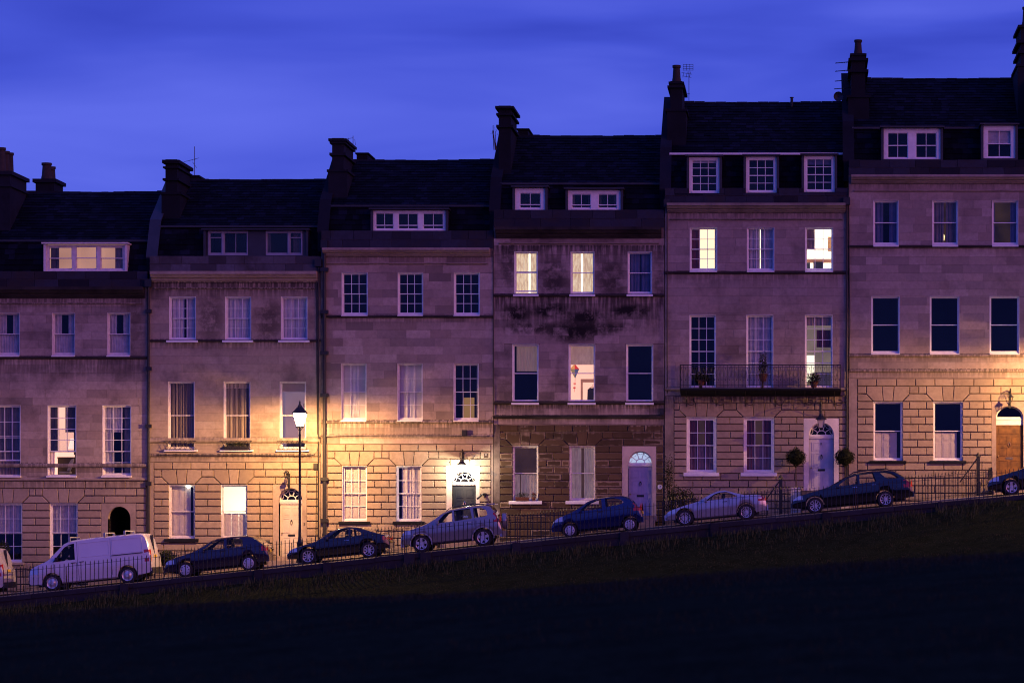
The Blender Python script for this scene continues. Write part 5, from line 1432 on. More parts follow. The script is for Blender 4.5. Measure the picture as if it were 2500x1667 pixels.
m = MB(); m.tube([(jx-.12,1.02,jz+.22),(jx,1.02,jz+.30),(jx+.12,1.02,jz+.22)], .012, 5); m.tube([(jx,1.02,jz+.30),(jx+.03,1.02,jz+.36),(jx,1.02,jz+.38)], .008, 5); m.build('hanger', IRON, t)
m = MB(); a, b = fx(1412), fx(1452)
m.box(a, a+.08, 1.3, 1.45, fz(975), fz(922)); m.box(a, b, 1.28, 1.45, fz(929), fz(921)); w_ = m.build('fireplace', plain('pink_surround',(0.5,0.33,0.27),.7)); tag(w_, 'pale fireplace surround behind the jacket', 'fireplace')
# room with chandelier behind the street lamp
cx_, cz_ = fx(738), fz(985); t = thing('chandelier', 'small dark chandelier in the pale room behind the street lamp', 'chandelier', (cx_, 1.6, cz_))
m = MB(); m.tube([(cx_,1.6,cz_+.5),(cx_,1.6,cz_-.1)], .012, 5); m.build('stem', IRON, t)
for k in range(5):
    a = k*2*PI/5+.3; m = MB(); m.tube([(cx_,1.6,cz_-.1),(cx_+.12*math.cos(a),1.6+.12*math.sin(a),cz_-.15),(cx_+.24*math.cos(a),1.6+.24*math.sin(a),cz_-.02),(cx_+.24*math.cos(a),1.6+.24*math.sin(a),cz_+.08)], .012, 5); m.build('arm', IRON, t)
m = MB(); X0_, X1_ = fx(702), fx(728); m.box(X0_, X1_, 2.6, 2.64, fz(1064), fz(1008)); mr = m.build('mirror', plain('mirror_pale',(0.55,0.52,0.6),.3), None); tag(mr, 'pale framed mirror in the room behind the street lamp', 'mirror')
m = MB(); m.box(fx(692), fx(746), .7, 1.4, fz(1092), fz(1068)); st_ = m.build('sideboard', plain('worn_wood',(0.16,0.12,0.10),.7)); tag(st_, 'worn sideboard behind the iron guard of the pale room', 'sideboard')
# clutter in the bright top room of the balcony house
m = MB(); m.box(fx(1986), fx(2010), .75, 1.1, fz(661), fz(635)); m.box(fx(1968), fx(1978), .75, 1.0, fz(661), fz(637)); o = m.build('desk', plain('navy_cloth',(0.008,0.008,0.03),.8)); tag(o, 'dark desk chair low in the brightest top window', 'chair')
m = MB(); m.box(fx(1968), fx(2033), 1.2, 1.5, fz(634), fz(627)); o = m.build('shelf', plain('rosy_wood',(0.35,0.14,0.10),.6)); tag(o, 'reddish shelf across the brightest top window', 'shelf')
m = MB(); m.box(fx(2022), fx(2034), 1.2, 1.5, fz(606), fz(571)); o = m.build('cupboard', plain('tan_wood',(0.4,0.2,0.10),.6)); tag(o, 'tan wall cupboard in the brightest top window', 'cupboard')
# lit panel and blossom behind the balcony
m = MB(); m.box(fx(1966), fx(1990), 2.0, 2.05, fz(925), fz(860)); o = m.build('lit_doorway', emis('doorway_glow',(1.0,.92,.68),1.7)); tag(o, 'bright doorway glowing inside the balcony window', 'doorway')
m = MB(); m.box(fx(1992), fx(2032), .7, 1.2, fz(946), fz(906)); o = m.build('armchair', plain('pale_cloth',(0.45,0.42,0.40),.9)); tag(o, 'pale armchair inside the lit balcony window', 'armchair')
m = MB(); m.box(fx(1124), fx(1150), 1.2, 1.25, fz(1026), fz(967)); o = m.build('lit_cupboard', emis('amber_wall',(0.62,.32,.10),.55)); tag(o, 'amber lit cupboard doors inside the dark panelled window', 'cupboard')
# slit of light between curtains
m = MB(); m.box(fx(1855), fx(1858), .33, .34, fz(640), fz(612)); o = m.build('light_gap', emis('slit_glow',(1.0,.85,.55),2.0)); tag(o, 'bright slit of lamplight between pale curtains', 'lamp')
m = MB(); m.lathe([(0,-.12),(.05,-.12),(.07,.05),(.03,.15),(0,.2)], (fx(2304),.5,fz(577)), 10); o = m.build('candle', emis('candle_flame',(1.0,.75,.35),2.5), None, 60); tag(o, 'small lit candle between curtains of the topmost house', 'candle')

# ------------------------------------------------------------------ aerials
def aerial(label, pts_list, base, r=.014):
    t = thing('tv_aerial', label, 'aerial', base)
    m = MB(); 
    for p in pts_list[0]: m.tube(p, r, 5)
    m.build('mast', IRON, t); m = MB()
    for p in pts_list[1]: m.tube(p, r*.6, 4)
    m.build('rods', IRON, t)
def P3(px, py, y): X, Z = at(px, py, y); return (X, y, Z)
aerial('thin single-mast aerial on the striped-curtain house chimney', ([[P3(475,358,4.3),P3(475,428,4.3)]], [[P3(448,396,4.3),P3(486,386,4.3)]]+[[P3(462+i*4,392-i,4.0),P3(462+i*4,394-i,4.6)] for i in range(5)]+[[P3(470,396,4.3),P3(480,410,4.3)]]), P3(475,428,4.3))
aerial('small bent aerial on the charcoal-door house chimney', ([[P3(862,332,4.2),P3(862,355,4.2)]], [[P3(845,340,4.2),P3(862,337,4.2)],[P3(866,340,4.2),P3(868,355,4.2)],[P3(850,337,4.2),P3(852,345,4.2)]]), P3(862,355,4.2))
aerial('grid aerial on a tall mast beside the balcony house chimney', ([[P3(1682,175,3),P3(1682,246,3)],[P3(1670,230,3),P3(1684,230,3)]], [[P3(1668,y_,3),P3(1692,y_,3)] for y_ in (158,163,168,172)]+[[P3(x_,157,3),P3(x_,173,3)] for x_ in (1668,1676,1684,1692)]+[[P3(1664,178,3),P3(1690,182,3)],[P3(1666,186,3),P3(1688,190,3)]]+[[P3(x_,176,3),P3(x_-3,190,3)] for x_ in (1670,1678,1686)]), P3(1682,246,3))
for yy, xa in ((155,2039),(175,2039),(199,2038),(218,2036)):
    aerial({155: 'topmost flat yagi aerial jutting from the topmost chimney', 175: 'second yagi aerial down the topmost chimney, under the top one', 199: 'thin third yagi aerial down the topmost chimney', 218: 'lowest yagi aerial on the topmost chimney, just above the dish'}[yy], ([[P3(xa,yy,2.2),P3(2080,yy-4,2.2)]], [[(P3(xa+3+i*4,yy,2.2)[0],2.0,P3(xa,yy,2.2)[2]),(P3(xa+3+i*4,yy,2.2)[0],2.4,P3(xa,yy,2.2)[2]+.04)] for i in range(8)]), P3(2078,yy,2.2), .018)
for o in bpy.data.objects:
    if 'yagi' in (o.get('label') or ''): o['group'] = 'yagi aerials on the topmost chimney'
dx, dy_, dz = P3(2047,236,2.4); t = thing('satellite_dish', 'round satellite dish at the foot of the topmost chimney', 'satellite dish', (dx,dy_,dz-.25))
m = MB(); m.lathe([(0,.06),(.12,.04),(.20,.0),(.21,-.01),(.2,.01),(0,.075)], (dx,dy_,dz), 16, 'y'); m.build('dish', LEAD, t, 40); m = MB(); m.tube([(dx,dy_+.05,dz),(dx+.1,dy_+.3,dz-.2),(dx+.3,dy_+.3,dz-.25)], .02, 6); m.build('arm', IRON, t)
vx, vy_, vz = P3(1933,248,4.4); m = MB(); m.tube([(vx,vy_,vz-.4),(vx,vy_,vz+.15)], .06, 8); m.tube([(vx,vy_,vz+.15),(vx,vy_,vz+.18)], .09, 8); m.build('roof_vent', PIPE, HB['e']['house'])

# ------------------------------------------------------------------ parked vehicles
TYRE = plain('tyre_rubber', (0.015,0.015,0.016), .8); CARDARK = plain('car_interior', (0.012,0.012,0.014), .8); TRIM = plain('black_plastic', (0.02,0.02,0.022), .55)
ALLOY = plain('alloy', (0.66,0.65,0.68), .35, .55, .05); CHROME = plain('chrome', (0.7,0.7,0.72), .12, 1.0, .03)
CARGLASS = glass_mat('car_glass', .84)
TAIL = plain('red_lens', (0.45,0.02,0.015), .15, 0, .05, 3, .8); HEAD = plain('clear_lens', (0.6,0.6,0.62), .08, .6, .05); AMBER = plain('amber_lens', (0.6,0.2,0.02), .15)
PLATE = plain('yellow_plate', (0.70,0.48,0.05), .5); WPLATE = plain('white_plate', (0.7,0.7,0.68), .5)
def paint(name, col, metal=.3, rough=.32): return plain(name, col, rough*.7, metal, .03, 2, .5, 1.0)

def smooth_profile(pts, n=90):
    xs = [p[0] for p in pts]; X = np.linspace(xs[0], xs[-1], 400); Z = np.interp(X, xs, [p[1] for p in pts])
    k = np.ones(11)/11; Zp = np.pad(Z, 5, mode='edge'); Zs = np.convolve(Zp, k, 'valid')
    return X, Zs
_wheel = {}
def wheel(car, x, y, r, kind, side):
    w = .20; t = MB(); s = side
    t.lathe([(r*.66,-w/2),(r*.90,-w/2),(r*.97,-w/2+.02),(r,-w/2+.05),(r,w/2-.05),(r*.97,w/2-.02),(r*.90,w/2),(r*.66,w/2)], (0,0,0), 28, 'y')
    ty = t.build('wheel', TYRE, car, 35); ty.location = (x, y, r)
    m = MB(); f = -w/2*1.0
    m.lathe([(r*.68,f-.004),(r*.66,f-.012),(r*.60,f+.0),(r*.59,f+.10),(0,f+.10)], (0,0,0), 28, 'y')
    dk = MB(); dk.lathe([(r*.58,f+.085),(0,f+.085)], (0,0,0), 20, 'y')
    nsp, sw = {'five': (5,.24), 'nine': (9,.10), 'many': (16,.04), 'ten': (10,.07), 'disc': (8,.0), 'steel': (0,0)}[kind]
    sp_ = MB()
    if kind in ('disc',):
        sp_.lathe([(r*.64,f-.006),(r*.60,f-.016),(r*.30,f-.022),(.0,f-.024)], (0,0,0), 24, 'y')
        for k in range(8):
            a = 2*PI*k/8; q = MB(); dk.lathe([(r*.07,f-.027),(0,f-.027)], (r*.47*math.cos(a),0,r*.47*math.sin(a)), 10, 'y')
    elif kind == 'steel':
        sp_.lathe([(r*.60,f+.0),(r*.52,f+.03),(r*.30,f+.01),(r*.22,f-.015),(0,f-.015)], (0,0,0), 24, 'y')
    else:
        for k in range(nsp):
            a = 2*PI*(k+.25)/nsp; ca, sa = math.cos(a), math.sin(a)
            r0, r1 = r*.10, r*.63; h0, h1 = sw*r*1.1/2+.006, sw*r*(1.3 if kind == 'five' else 1.0)/2+.005
            vs = [(r0*ca-h0*sa, f+.006, r0*sa+h0*ca),(r0*ca+h0*sa, f+.006, r0*sa-h0*ca),(r1*ca+h1*sa, f-.006, r1*sa-h1*ca),(r1*ca-h1*sa, f-.006, r1*sa+h1*ca)]
            vs += [(a_, b_+.03, c_) for a_, b_, c_ in vs]
            sp_.add(vs, [(0,1,2,3),(0,4,5,1),(1,5,6,2),(2,6,7,3),(3,7,4,0)])
        sp_.lathe([(r*.16,f-.004),(r*.13,f-.014),(0,f-.016)], (0,0,0), 14, 'y')
    rim = m
    b0 = len(rim.v); rim.add(sp_.v, sp_.f)
    ro = rim.build('rim', ALLOY, ty, 30)
    do = dk.build('brake_disc', TYRE, ty)
    if s > 0: ty.rotation_euler = (0, 0, PI)
    return ty

def bool_cut(body, cutters):
    for c in cutters:
        md = body.modifiers.new('cut', 'BOOLEAN'); md.operation = 'DIFFERENCE'; md.solver = 'EXACT'; md.object = c
    bpy.context.view_layer.update()
    dg = bpy.context.evaluated_depsgraph_get()
    me = bpy.data.meshes.new_from_object(body.evaluated_get(dg))
    body.modifiers.clear(); old = body.data; body.data = me
    for c in cutters: bpy.data.objects.remove(c)
    return body

def make_car(spec):
    L, W, wheels, r = spec['L'], spec['W']/2, spec['wheels'], spec['r']
    Xp, Zp = smooth_profile(spec['top'])
    top = lambda x: float(np.interp(x, Xp, Zp))
    zmax = max(Zp)
    belt = lambda x: float(np.interp(x, [p[0] for p in spec['belt']], [p[1] for p in spec['belt']]))
    sill = spec.get('sill', .24); tum = spec.get('tumble', .30)
    def hw(x):
        a = max(0, 1-x/.9); b = max(0, 1-(L-x)/.7)
        return W*(1-spec.get('nose', .16)*a*a-spec.get('tailt', .08)*b*b)
    ar = r+.055
    def zb(x):
        z = sill+.06*max(0, 1-x/.5)+.10*max(0, 1-(L-x)/.6)
        for xw in wheels:
            d = abs(x-xw)
            if d < ar: z = max(z, r*.98+math.sqrt(max(0, ar*ar-d*d))-0.0)
        return z
    def section(x):
        zt, w = top(x), hw(x); b = zb(x); s = min(belt(x), zt-.02)
        gh = max(0.0, zt-s); k = min(1, gh/.25)
        wr = w*.975-tum*gh
        ed = .012+.05*k
        zmid = (sill+s)/2
        pts = [(0,b),(w*.90,b),(w*.965,max(b+.012, sill+.05)),(w*.995,max(b+.02, zmid*.92)),(w,max(b+.03, zmid+.06)),(w*.985,max(b+.04, s-.05)),(w*.975,max(b+.05, s))]
        pts += [(wr, max(zt-ed, s+.003)), (wr-.05*k-.02, zt-ed*.28), ((wr)*.55, zt-.001), (0, zt+.006)]
        return pts
    def hwz(x, z):
        zt, w = top(x), hw(x); s = min(belt(x), zt-.02); gh = max(1e-3, zt-s); k = min(1, gh/.25); ed = .012+.05*k
        if z <= s: return w*.985
        return w*.975 + (w*.975-tum*gh-w*.975)*min(1, (z-s)/max(1e-3, gh-ed))
    st = list(np.linspace(0, L, 84))
    for xw in wheels: st += [xw-ar+.002, xw+ar-.002, xw-ar-.004, xw+ar+.004]
    st = sorted(x for x in st if 0 <= x <= L)
    root = thing(spec['name'], spec['label'], spec['cat'], (0,0,0), 'vehicles parked along the kerb', local=True)
    mb = MB(); ns = None; xc = (wheels[0]+wheels[1])/2
    for x in st:
        half = section(x)
        full = [(-y, z) for y, z in half] + [(y, z) for y, z in half[-2:0:-1]]
        ns = len(full); mb.v += [(x-xc, y, z) for y, z in full]
    n = len(st)
    for i in range(n-1):
        for j in range(ns):
            a, b = i*ns+j, i*ns+(j+1) % ns; mb.f.append((a, b, b+ns, a+ns)); mb.m.append(0)
    mb.f.append(tuple(range(ns-1, -1, -1))); mb.m.append(0); mb.f.append(tuple((n-1)*ns+j for j in range(ns))); mb.m.append(0)
    body = mb.build('body', [spec['paint'], CARDARK], root)
    bm = bmesh.new(); bm.from_mesh(body.data); bmesh.ops.recalc_face_normals(bm, faces=bm.faces); bm.to_mesh(body.data); bm.free()
    def cutter(m_):
        o = m_.build('cutter', [spec['paint'], CARDARK]); o.data.polygons.foreach_set('material_index', [1]*len(o.data.polygons))
        b = bmesh.new(); b.from_mesh(o.data); bmesh.ops.recalc_face_normals(b, faces=b.faces); b.to_mesh(o.data); b.free()
        o.parent = root; return o
    cuts = []
    c0, c1 = spec['cabin']
    # hollow cabin
    m_ = MB(); cs = list(np.linspace(c0, c1, 30)); ring = 6
    for x in cs:
        s = belt(x); zt = max(top(x)-.055, s+.0); w0 = hw(x)*.975-.08; wr = max(.1, hw(x)*.975-tum*(zt+.055-s)-.075)
        lo = .42
        m_.v += [(x-xc,-w0,lo),(x-xc,w0,lo),(x-xc,w0,s-.02),(x-xc,wr,zt),(x-xc,-wr,zt),(x-xc,-w0,s-.02)]
    for i in range(len(cs)-1):
        for j in range(ring): a, b = i*ring+j, i*ring+(j+1) % ring; m_.f.append((a, b, b+ring, a+ring)); m_.m.append(0)
    m_.f.append(tuple(range(ring-1,-1,-1))); m_.f.append(tuple((len(cs)-1)*ring+j for j in range(ring))); m_.m += [0,0]
    cuts.append(cutter(m_))
    for poly in spec['side']:
        m_ = MB(); m_.prism_xz([(x-xc, z) for x, z in poly], -1.6, 1.6); cuts.append(cutter(m_))
    for (xa, xb, za, zb2, ins) in spec.get('ends', ()):
        m_ = MB(); w0 = hw((xa+xb)/2)*.975-ins; wt = w0-tum*(zb2-za)
        m_.v = [(xa-xc,-w0,za),(xb-xc,-w0,za),(xb-xc,w0,za),(xa-xc,w0,za),(xa-xc,-wt,zb2),(xb-xc,-wt,zb2),(xb-xc,wt,zb2),(xa-xc,wt,zb2)]
        m_.f = [(0,3,2,1),(4,5,6,7),(0,1,5,4),(1,2,6,5),(2,3,7,6),(3,0,4,7)]; m_.m = [0]*6; cuts.append(cutter(m_))
    bool_cut(body, cuts)
    me = body.data
    me.polygons.foreach_set('use_smooth', [True]*len(me.polygons)); me.set_sharp_from_angle(angle=math.radians(32))
    # glass
    for poly in spec['side']:
        for s in (-1, 1):
            g = MB(); g.add([(x-xc, s*(hwz(x, z)-.018), z) for x, z in poly], [tuple(range(len(poly)))]); g.build('side_window', CARGLASS, root)
    for (xa, xb, za, zb2, ins) in spec.get('ends', ()):
        g = MB(); xs2 = [x for x in np.linspace(xa, xb, 12) if za-.03 <= top(x) <= zb2+.06]
        if len(xs2) < 2: continue
        vs, fs = [], []
        for x in xs2:
            w = hwz(x, top(x)-.05)-.04; vs += [(x-xc,-w,top(x)-.012),(x-xc,w,top(x)-.012)]
        for i in range(len(xs2)-1): fs.append((2*i,2*i+1,2*i+3,2*i+2))
        g.add(vs, fs); g.build('windscreen', CARGLASS, root, 60)
    for xw in wheels:
        for s in (-1, 1): wheel(root, xw-xc, s*(hw(xw)-.115), r, spec['rim'], s)
    # seats
    for xsft in spec.get('seats', ()):
        for s in (-1, 1):
            m_ = MB(); y = s*.36; X = xsft-xc; zt = zmax-.30
            m_.prism_xz([(X,.45),(X+.14,.45),(X+.30,zt-.05),(X+.18,zt-.05)], y-.22, y+.22); m_.prism_xz([(X+.19,zt-.02),(X+.30,zt-.02),(X+.33,zt+.17),(X+.24,zt+.17)], y-.12, y+.12); m_.build('seat', CARDARK, root)
    # lamps, mirrors, handles, trim
    for s in (-1, 1):
        hx, hz0, hz1 = spec['head']; g = MB()
        xs2 = np.linspace(hx[0], hx[1], 6); vs, fs = [], []
        for x in xs2: vs += [(x-xc, s*(hw(x)*1.004), min(hz0, top(x)-.05)), (x-xc, s*(hw(x)*.985+.006), min(hz1, top(x)-.012))]
        for i in range(5): fs.append((2*i,2*i+2,2*i+3,2*i+1))
        x = xs2[0]; vs += [(x-xc-.012, s*(hw(x)-.26), hz0+.01), (x-xc-.008, s*(hw(x)-.26), min(hz1, top(x)-.012)-.01)]; k = len(vs)-2; fs.append((k, 0, 1, k+1))
        g.add(vs, fs); g.build('headlight', HEAD, root, 40)
        tx, tz0, tz1 = spec['tail']; g = MB(); vs, fs = [], []; xs2 = np.linspace(tx[0], tx[1], 6)
        for x in xs2: vs += [(x-xc, s*(hwz(x, tz0)+.018), tz0), (x-xc, s*(hwz(x, min(tz1, top(x)-.03))+.012), min(tz1, top(x)-.02))]
        for i in range(5): fs.append((2*i,2*i+2,2*i+3,2*i+1))
        x = xs2[-1]; vs += [(L-xc+.012, s*(hw(L)-.20), tz0), (L-xc+.006-spec.get('rake',.0), s*(hw(L)-.20), tz1)]; k = len(vs)-2; fs.append((10, k, k+1, 11))
        g.add(vs, fs); g.build('tail_light', TAIL, root, 40)
        mx, mz = spec['mirror']; g = MB(); y = s*(hw(mx)+.10)
        g.v = []; g.prism_xz([(mx-xc-.06,mz-.05),(mx-xc+.05,mz-.06),(mx-xc+.06,mz+.06),(mx-xc-.03,mz+.07)], min(y-.09*s, y+.09*s), max(y-.09*s, y+.09*s)); g.build('mirror', spec.get('mirror_mat', spec['paint']), root)
        for dx_, dz_ in spec.get('handles', ()):
            g = MB(); yy = s*(hw(dx_)*.985+.012); g.box(dx_-xc-.09, dx_-xc+.09, min(yy, yy+.02*s), max(yy, yy+.02*s), dz_-.014, dz_+.014); g.build('door_handle', spec.get('handle_mat', TRIM), root)
        for dx_, za, zb2 in spec.get('seams', ()):
            g = MB(); pts = []
            for i in range(7):
                z = za+(zb2-za)*i/6; pts.append((dx_-xc+.0, s*((hw(dx_)*(.965+.035*math.sin(min(1, (z-sill)/max(.1, belt(dx_)-sill))*PI*.75))) if z < belt(dx_) else hwz(dx_, z))*1.0+s*.0025, z))
            g.tube(pts, .005, 4); g.build('door_seam', TRIM, root)
    g = MB(); g.box(L-xc-.02, L-xc+.018, -.26, .26, spec['plate']-.055, spec['plate']+.055); g.build('number_plate', PLATE, root)
    g = MB(); g.box(-xc-.02, -xc+.02, -.26, .26, .36, .47); g.build('number_plate', WPLATE, root)
    # bumpers
    for x0, x1, zz in ((-.03, .10, .42), (L-.09, L+.035, .45)):
        g = MB(); ww = hw(max(0, min(L, (x0+x1)/2)))
        g.prism_xz([(x0-xc, zz-.13), (x1-xc, zz-.13), (x1-xc, zz+.10), (x0-xc, zz+.08)], -ww*.97, ww*.97); g.build('bumper', spec.get('bumper', spec['paint']), root)
    # floor pan so the underside is closed and dark
    g = MB(); g.box(.35-xc, L-.35-xc, -W*.82, W*.82, sill-.05, sill+.10); g.build('underbody', CARDARK, root)
    for f in spec.get('extra', ()): f(root, spec, xc, top, hw)
    # place on the street
    px, _ = spec['front_wheel']; yc = spec.get('y', -5.38)
    ynear = yc-hw(wheels[0])
    Xf = at(px, 1300, ynear)[0]; wb = wheels[1]-wheels[0]
    Xm = Xf+wb/2*.995
    a = math.atan2(R(Xm+wb/2)-R(Xm-wb/2), wb)
    root.location = (Xm, yc, (R(Xm+wb/2)+R(Xm-wb/2))/2-.008); root.rotation_euler = (0, -a, 0)
    return root

def roof_rails(root, spec, xc, top, hw, x0=None, x1=None):
    a, b = spec['rails']
    for s in (-1, 1):
        m_ = MB(); w = hw(2.2)*.975-spec.get('tumble', .3)*.45-.03
        xs2 = np.linspace(a, b, 9); m_.tube([(x-xc, s*w, top(x)+(.055 if 0 < i < 8 else -.01)) for i, x in enumerate(xs2)], .016, 6); m_.build('roof_rail', TRIM, root)
def roof_bars(root, spec, xc, top, hw):
    for x in (1.75, 3.15, 3.95):
        m_ = MB(); w = hw(x)-.16; z = top(x)+.13
        m_.box(x-xc-.035, x-xc+.035, -w, w, z-.02, z+.02)
        for s in (-1, 1): m_.box(x-xc-.04, x-xc+.04, s*w-.03, s*w+.03, z-.16, z-.021)
        m_.build('roof_bar', plain('galvanised', (.55,.5,.45), .4, .7), root)
def van_trim(root, spec, xc, top, hw):
    for s in (-1, 1):
        m_ = MB(); y = s*(hw(3.9)*.998+.003)
        m_.box(3.38-xc, 4.62-xc, min(y, y+.012*s), max(y, y+.012*s), 1.155, 1.185); m_.build('door_track', TRIM, root)
        for a, b in ((2.10, 3.28), (3.42, 4.60)):
            m_ = MB(); zlo, zhi = 1.22, 1.78
            yy = lambda z: s*(hw((a+b)/2)*.975-.16*(z-1.15)+.004)
            for (xa, za), (xb, zb_) in (((a,zlo),(b,zlo)),((b,zlo),(b,zhi)),((b,zhi),(a,zhi)),((a,zhi),(a,zlo))): m_.tube([(xa-xc, yy(za), za),(xb-xc, yy(zb_), zb_)], .007, 4)
            m_.build('panel_swage', spec['paint'], root)
    x = spec['L']-xc
    m_ = MB(); m_.box(x-.13, x-.005, -.008, .008, .62, 1.84); m_.build('door_seam', TRIM, root)
def spare_wheel(root, spec, xc, top, hw):
    m_ = MB(); x = spec['L']-xc+.02
    pr = [(0,.20),(.24,.20),(.31,.17),(.335,.10),(.335,.02),(.30,0),(0,0)]
    vs, fs = [], []; n = 24
    for rr_, h_ in pr:
        for k in range(n): t_ = 2*PI*k/n; vs.append((x+h_, rr_*math.cos(t_), .93+rr_*math.sin(t_)))
    for i in range(len(pr)-1):
        for k in range(n): fs.append((i*n+k, i*n+(k+1)%n, (i+1)*n+(k+1)%n, (i+1)*n+k))
    m_.add(vs, fs); m_.build('spare_wheel', spec['paint'], root, 40)
def spoiler(root, spec, xc, top, hw):
    xs = spec['spoil']; m_ = MB(); w = hw(xs)*.68; m_.prism_xz([(xs-xc-.15, top(xs-.15)), (xs-xc+.22, top(xs-.15)-.02), (xs-xc+.22, top(xs-.15)+.03), (xs-xc-.1, top(xs-.1)+.03)], -w, w); m_.build('spoiler', spec['paint'], root)
def arch_trim(root, spec, xc, top, hw):
    for xw in spec['wheels']:
        for s in (-1, 1):
            m_ = MB(); r = spec['r']+.075; y = s*(hw(xw)+.002)
            m_.tube([(xw-xc+r*math.cos(t_), y, spec['r']+r*math.sin(t_)) for t_ in np.linspace(-.15, PI+.15, 14)], .03, 5); m_.build('wheel_arch', spec['archm'], root, 60)

V = dict(L=4.89, W=1.90, wheels=(.93,3.93), r=.335, sill=.27, tumble=.16, nose=.13, tailt=.03, name='parked_van', cat='van',
  top=[(0,.62),(.05,.86),(.2,1.02),(.80,1.22),(1.02,1.42),(1.48,1.82),(1.75,1.93),(2.6,1.96),(4.5,1.95),(4.70,1.90),(4.80,1.6),(4.87,1.0),(4.89,.9)],
  belt=[(0,.9),(.5,1.02),(1.2,1.13),(2.0,1.15),(4.89,1.15)], cabin=(.95,2.25), side=[[(1.02,1.14),(1.52,1.68),(1.72,1.78),(1.92,1.80),(1.92,1.16)]], ends=[(.85,1.62,1.24,1.80,.10)],
  seats=(1.5,), head=((.10,.42),.72,.98), tail=((4.66,4.84),.80,1.28), mirror=(1.22,1.25), mirror_mat=TRIM, handles=((1.85,1.04),(2.18,1.05)), handle_mat=TRIM, seams=((2.02,.32,1.86),(3.35,.42,1.86),(1.06,.5,1.1)), plate=1.0,
  rim='steel', bumper=TRIM, paint=paint('white_van_paint',(.70,.69,.70),0,.35), front_wheel=(129,1443), y=-5.42,
  label='white panel van with roof bars parked before the passage house', extra=(roof_bars, van_trim))
make_car(V)
V2 = dict(V); V2.update(front_wheel=(-232,1480), label='cream van cut by the railing end, parked downhill of the white van', extra=(van_trim,), paint=paint('cream_van_paint',(.62,.58,.50),0,.35)); make_car(V2)
make_car(dict(name='parked_car', cat='car', label='dark plum hatchback parked behind the white van', L=4.14, W=1.735, wheels=(.84,3.36), r=.31, front_wheel=(454,1409),
  top=[(0,.48),(.04,.62),(.15,.73),(.5,.84),(1.05,.95),(1.28,1.02),(1.95,1.36),(2.25,1.425),(2.8,1.44),(3.4,1.40),(3.68,1.31),(3.98,1.0),(4.06,.94),(4.12,.80),(4.14,.55)],
  belt=[(0,.62),(.5,.78),(1.2,.93),(2,.955),(3.6,.985),(4.14,.93)], cabin=(1.2,3.75), side=[[(1.58,.985),(2.03,1.31),(2.46,1.365),(2.46,.985)],[(2.56,.985),(2.56,1.37),(3.02,1.35),(3.2,1.26),(3.2,1.0)]], ends=[(1.22,2.05,1.06,1.35,.12),(3.5,4.02,1.03,1.30,.14)],
  seats=(2.25,), head=((.08,.42),.58,.74), tail=((3.92,4.10),.74,.95), mirror=(1.62,.99), handles=((2.35,.88),(3.2,.9)), seams=((1.50,.3,.92),(2.51,.28,.97),(3.28,.62,.97)), plate=.72, rim='disc', paint=paint('plum_paint',(.016,.010,.032),.2,.25)))
make_car(dict(name='parked_car', cat='car', label='black domed-roof coupe parked uphill of the plum hatchback', L=4.04, W=1.76, wheels=(.82,3.24), r=.325, front_wheel=(753.5,1377), nose=.22, tailt=.16,
  top=[(0,.45),(.05,.60),(.25,.70),(.9,.83),(1.22,.90),(1.72,1.20),(2.1,1.32),(2.45,1.35),(2.85,1.29),(3.4,1.06),(3.72,.92),(3.93,.86),(4.0,.72),(4.04,.5)],
  belt=[(0,.58),(.6,.74),(1.2,.86),(2,.89),(3.2,.92),(4.04,.80)], cabin=(1.18,3.35), tumble=.42, side=[[(1.62,.92),(1.98,1.18),(2.3,1.26),(2.5,1.265),(2.5,.93)],[(2.58,.93),(2.58,1.255),(2.82,1.17),(3.02,1.02),(2.98,.95)]], ends=[(1.18,1.9,.94,1.25,.10),(2.85,3.55,.99,1.25,.14)],
  seats=(2.15,), head=((.06,.40),.55,.70), tail=((3.82,3.98),.66,.82), mirror=(1.62,.95), handles=((2.42,.80),), handle_mat=CHROME, seams=((1.42,.3,.86),(2.56,.28,.9)), plate=.55, rim='nine', paint=paint('black_coupe_paint',(.012,.010,.014),.3,.2)))
make_car(dict(name='parked_car', cat='car', label='silver blue off-roader with spare wheel on its tailgate', L=4.0, W=1.74, wheels=(.80,3.26), r=.35, front_wheel=(1030.6,1348), sill=.32, tumble=.24,
  top=[(0,.62),(.05,.80),(.2,.93),(.85,1.06),(1.08,1.13),(1.72,1.50),(2.05,1.60),(2.8,1.655),(3.45,1.64),(3.66,1.58),(3.84,1.25),(3.92,1.02),(3.98,.85),(4.0,.6)],
  belt=[(0,.72),(.5,.9),(1.2,1.04),(2,1.08),(3.3,1.14),(4.0,1.1)], cabin=(1.1,3.70), side=[[(1.45,1.09),(1.82,1.44),(2.12,1.52),(2.12,1.11)],[(2.20,1.11),(2.20,1.53),(2.84,1.555),(2.90,1.15)],[(2.98,1.16),(2.96,1.55),(3.28,1.54),(3.48,1.42),(3.52,1.24),(3.42,1.18)]], ends=[(1.1,1.9,1.17,1.50,.12),(3.45,3.95,1.16,1.50,.14)],
  seats=(2.1,), head=((.06,.42),.76,.93), tail=((3.74,3.95),.92,1.30), mirror=(1.52,1.12), handles=((2.0,.98),(2.76,1.01)), handle_mat=ALLOY, seams=((1.36,.4,1.02),(2.16,.36,1.1),(2.98,.8,1.14)), plate=.62, rim='five', rails=(1.9,3.4), spoil=3.6, archm=plain('silver_arch',(.42,.42,.46),.4,.5), bumper=plain('silver_bumper',(.36,.36,.40),.4,.5), paint=paint('silver_blue_paint',(.30,.29,.30),.45,.3), extra=(roof_rails, spare_wheel, spoiler, arch_trim)))
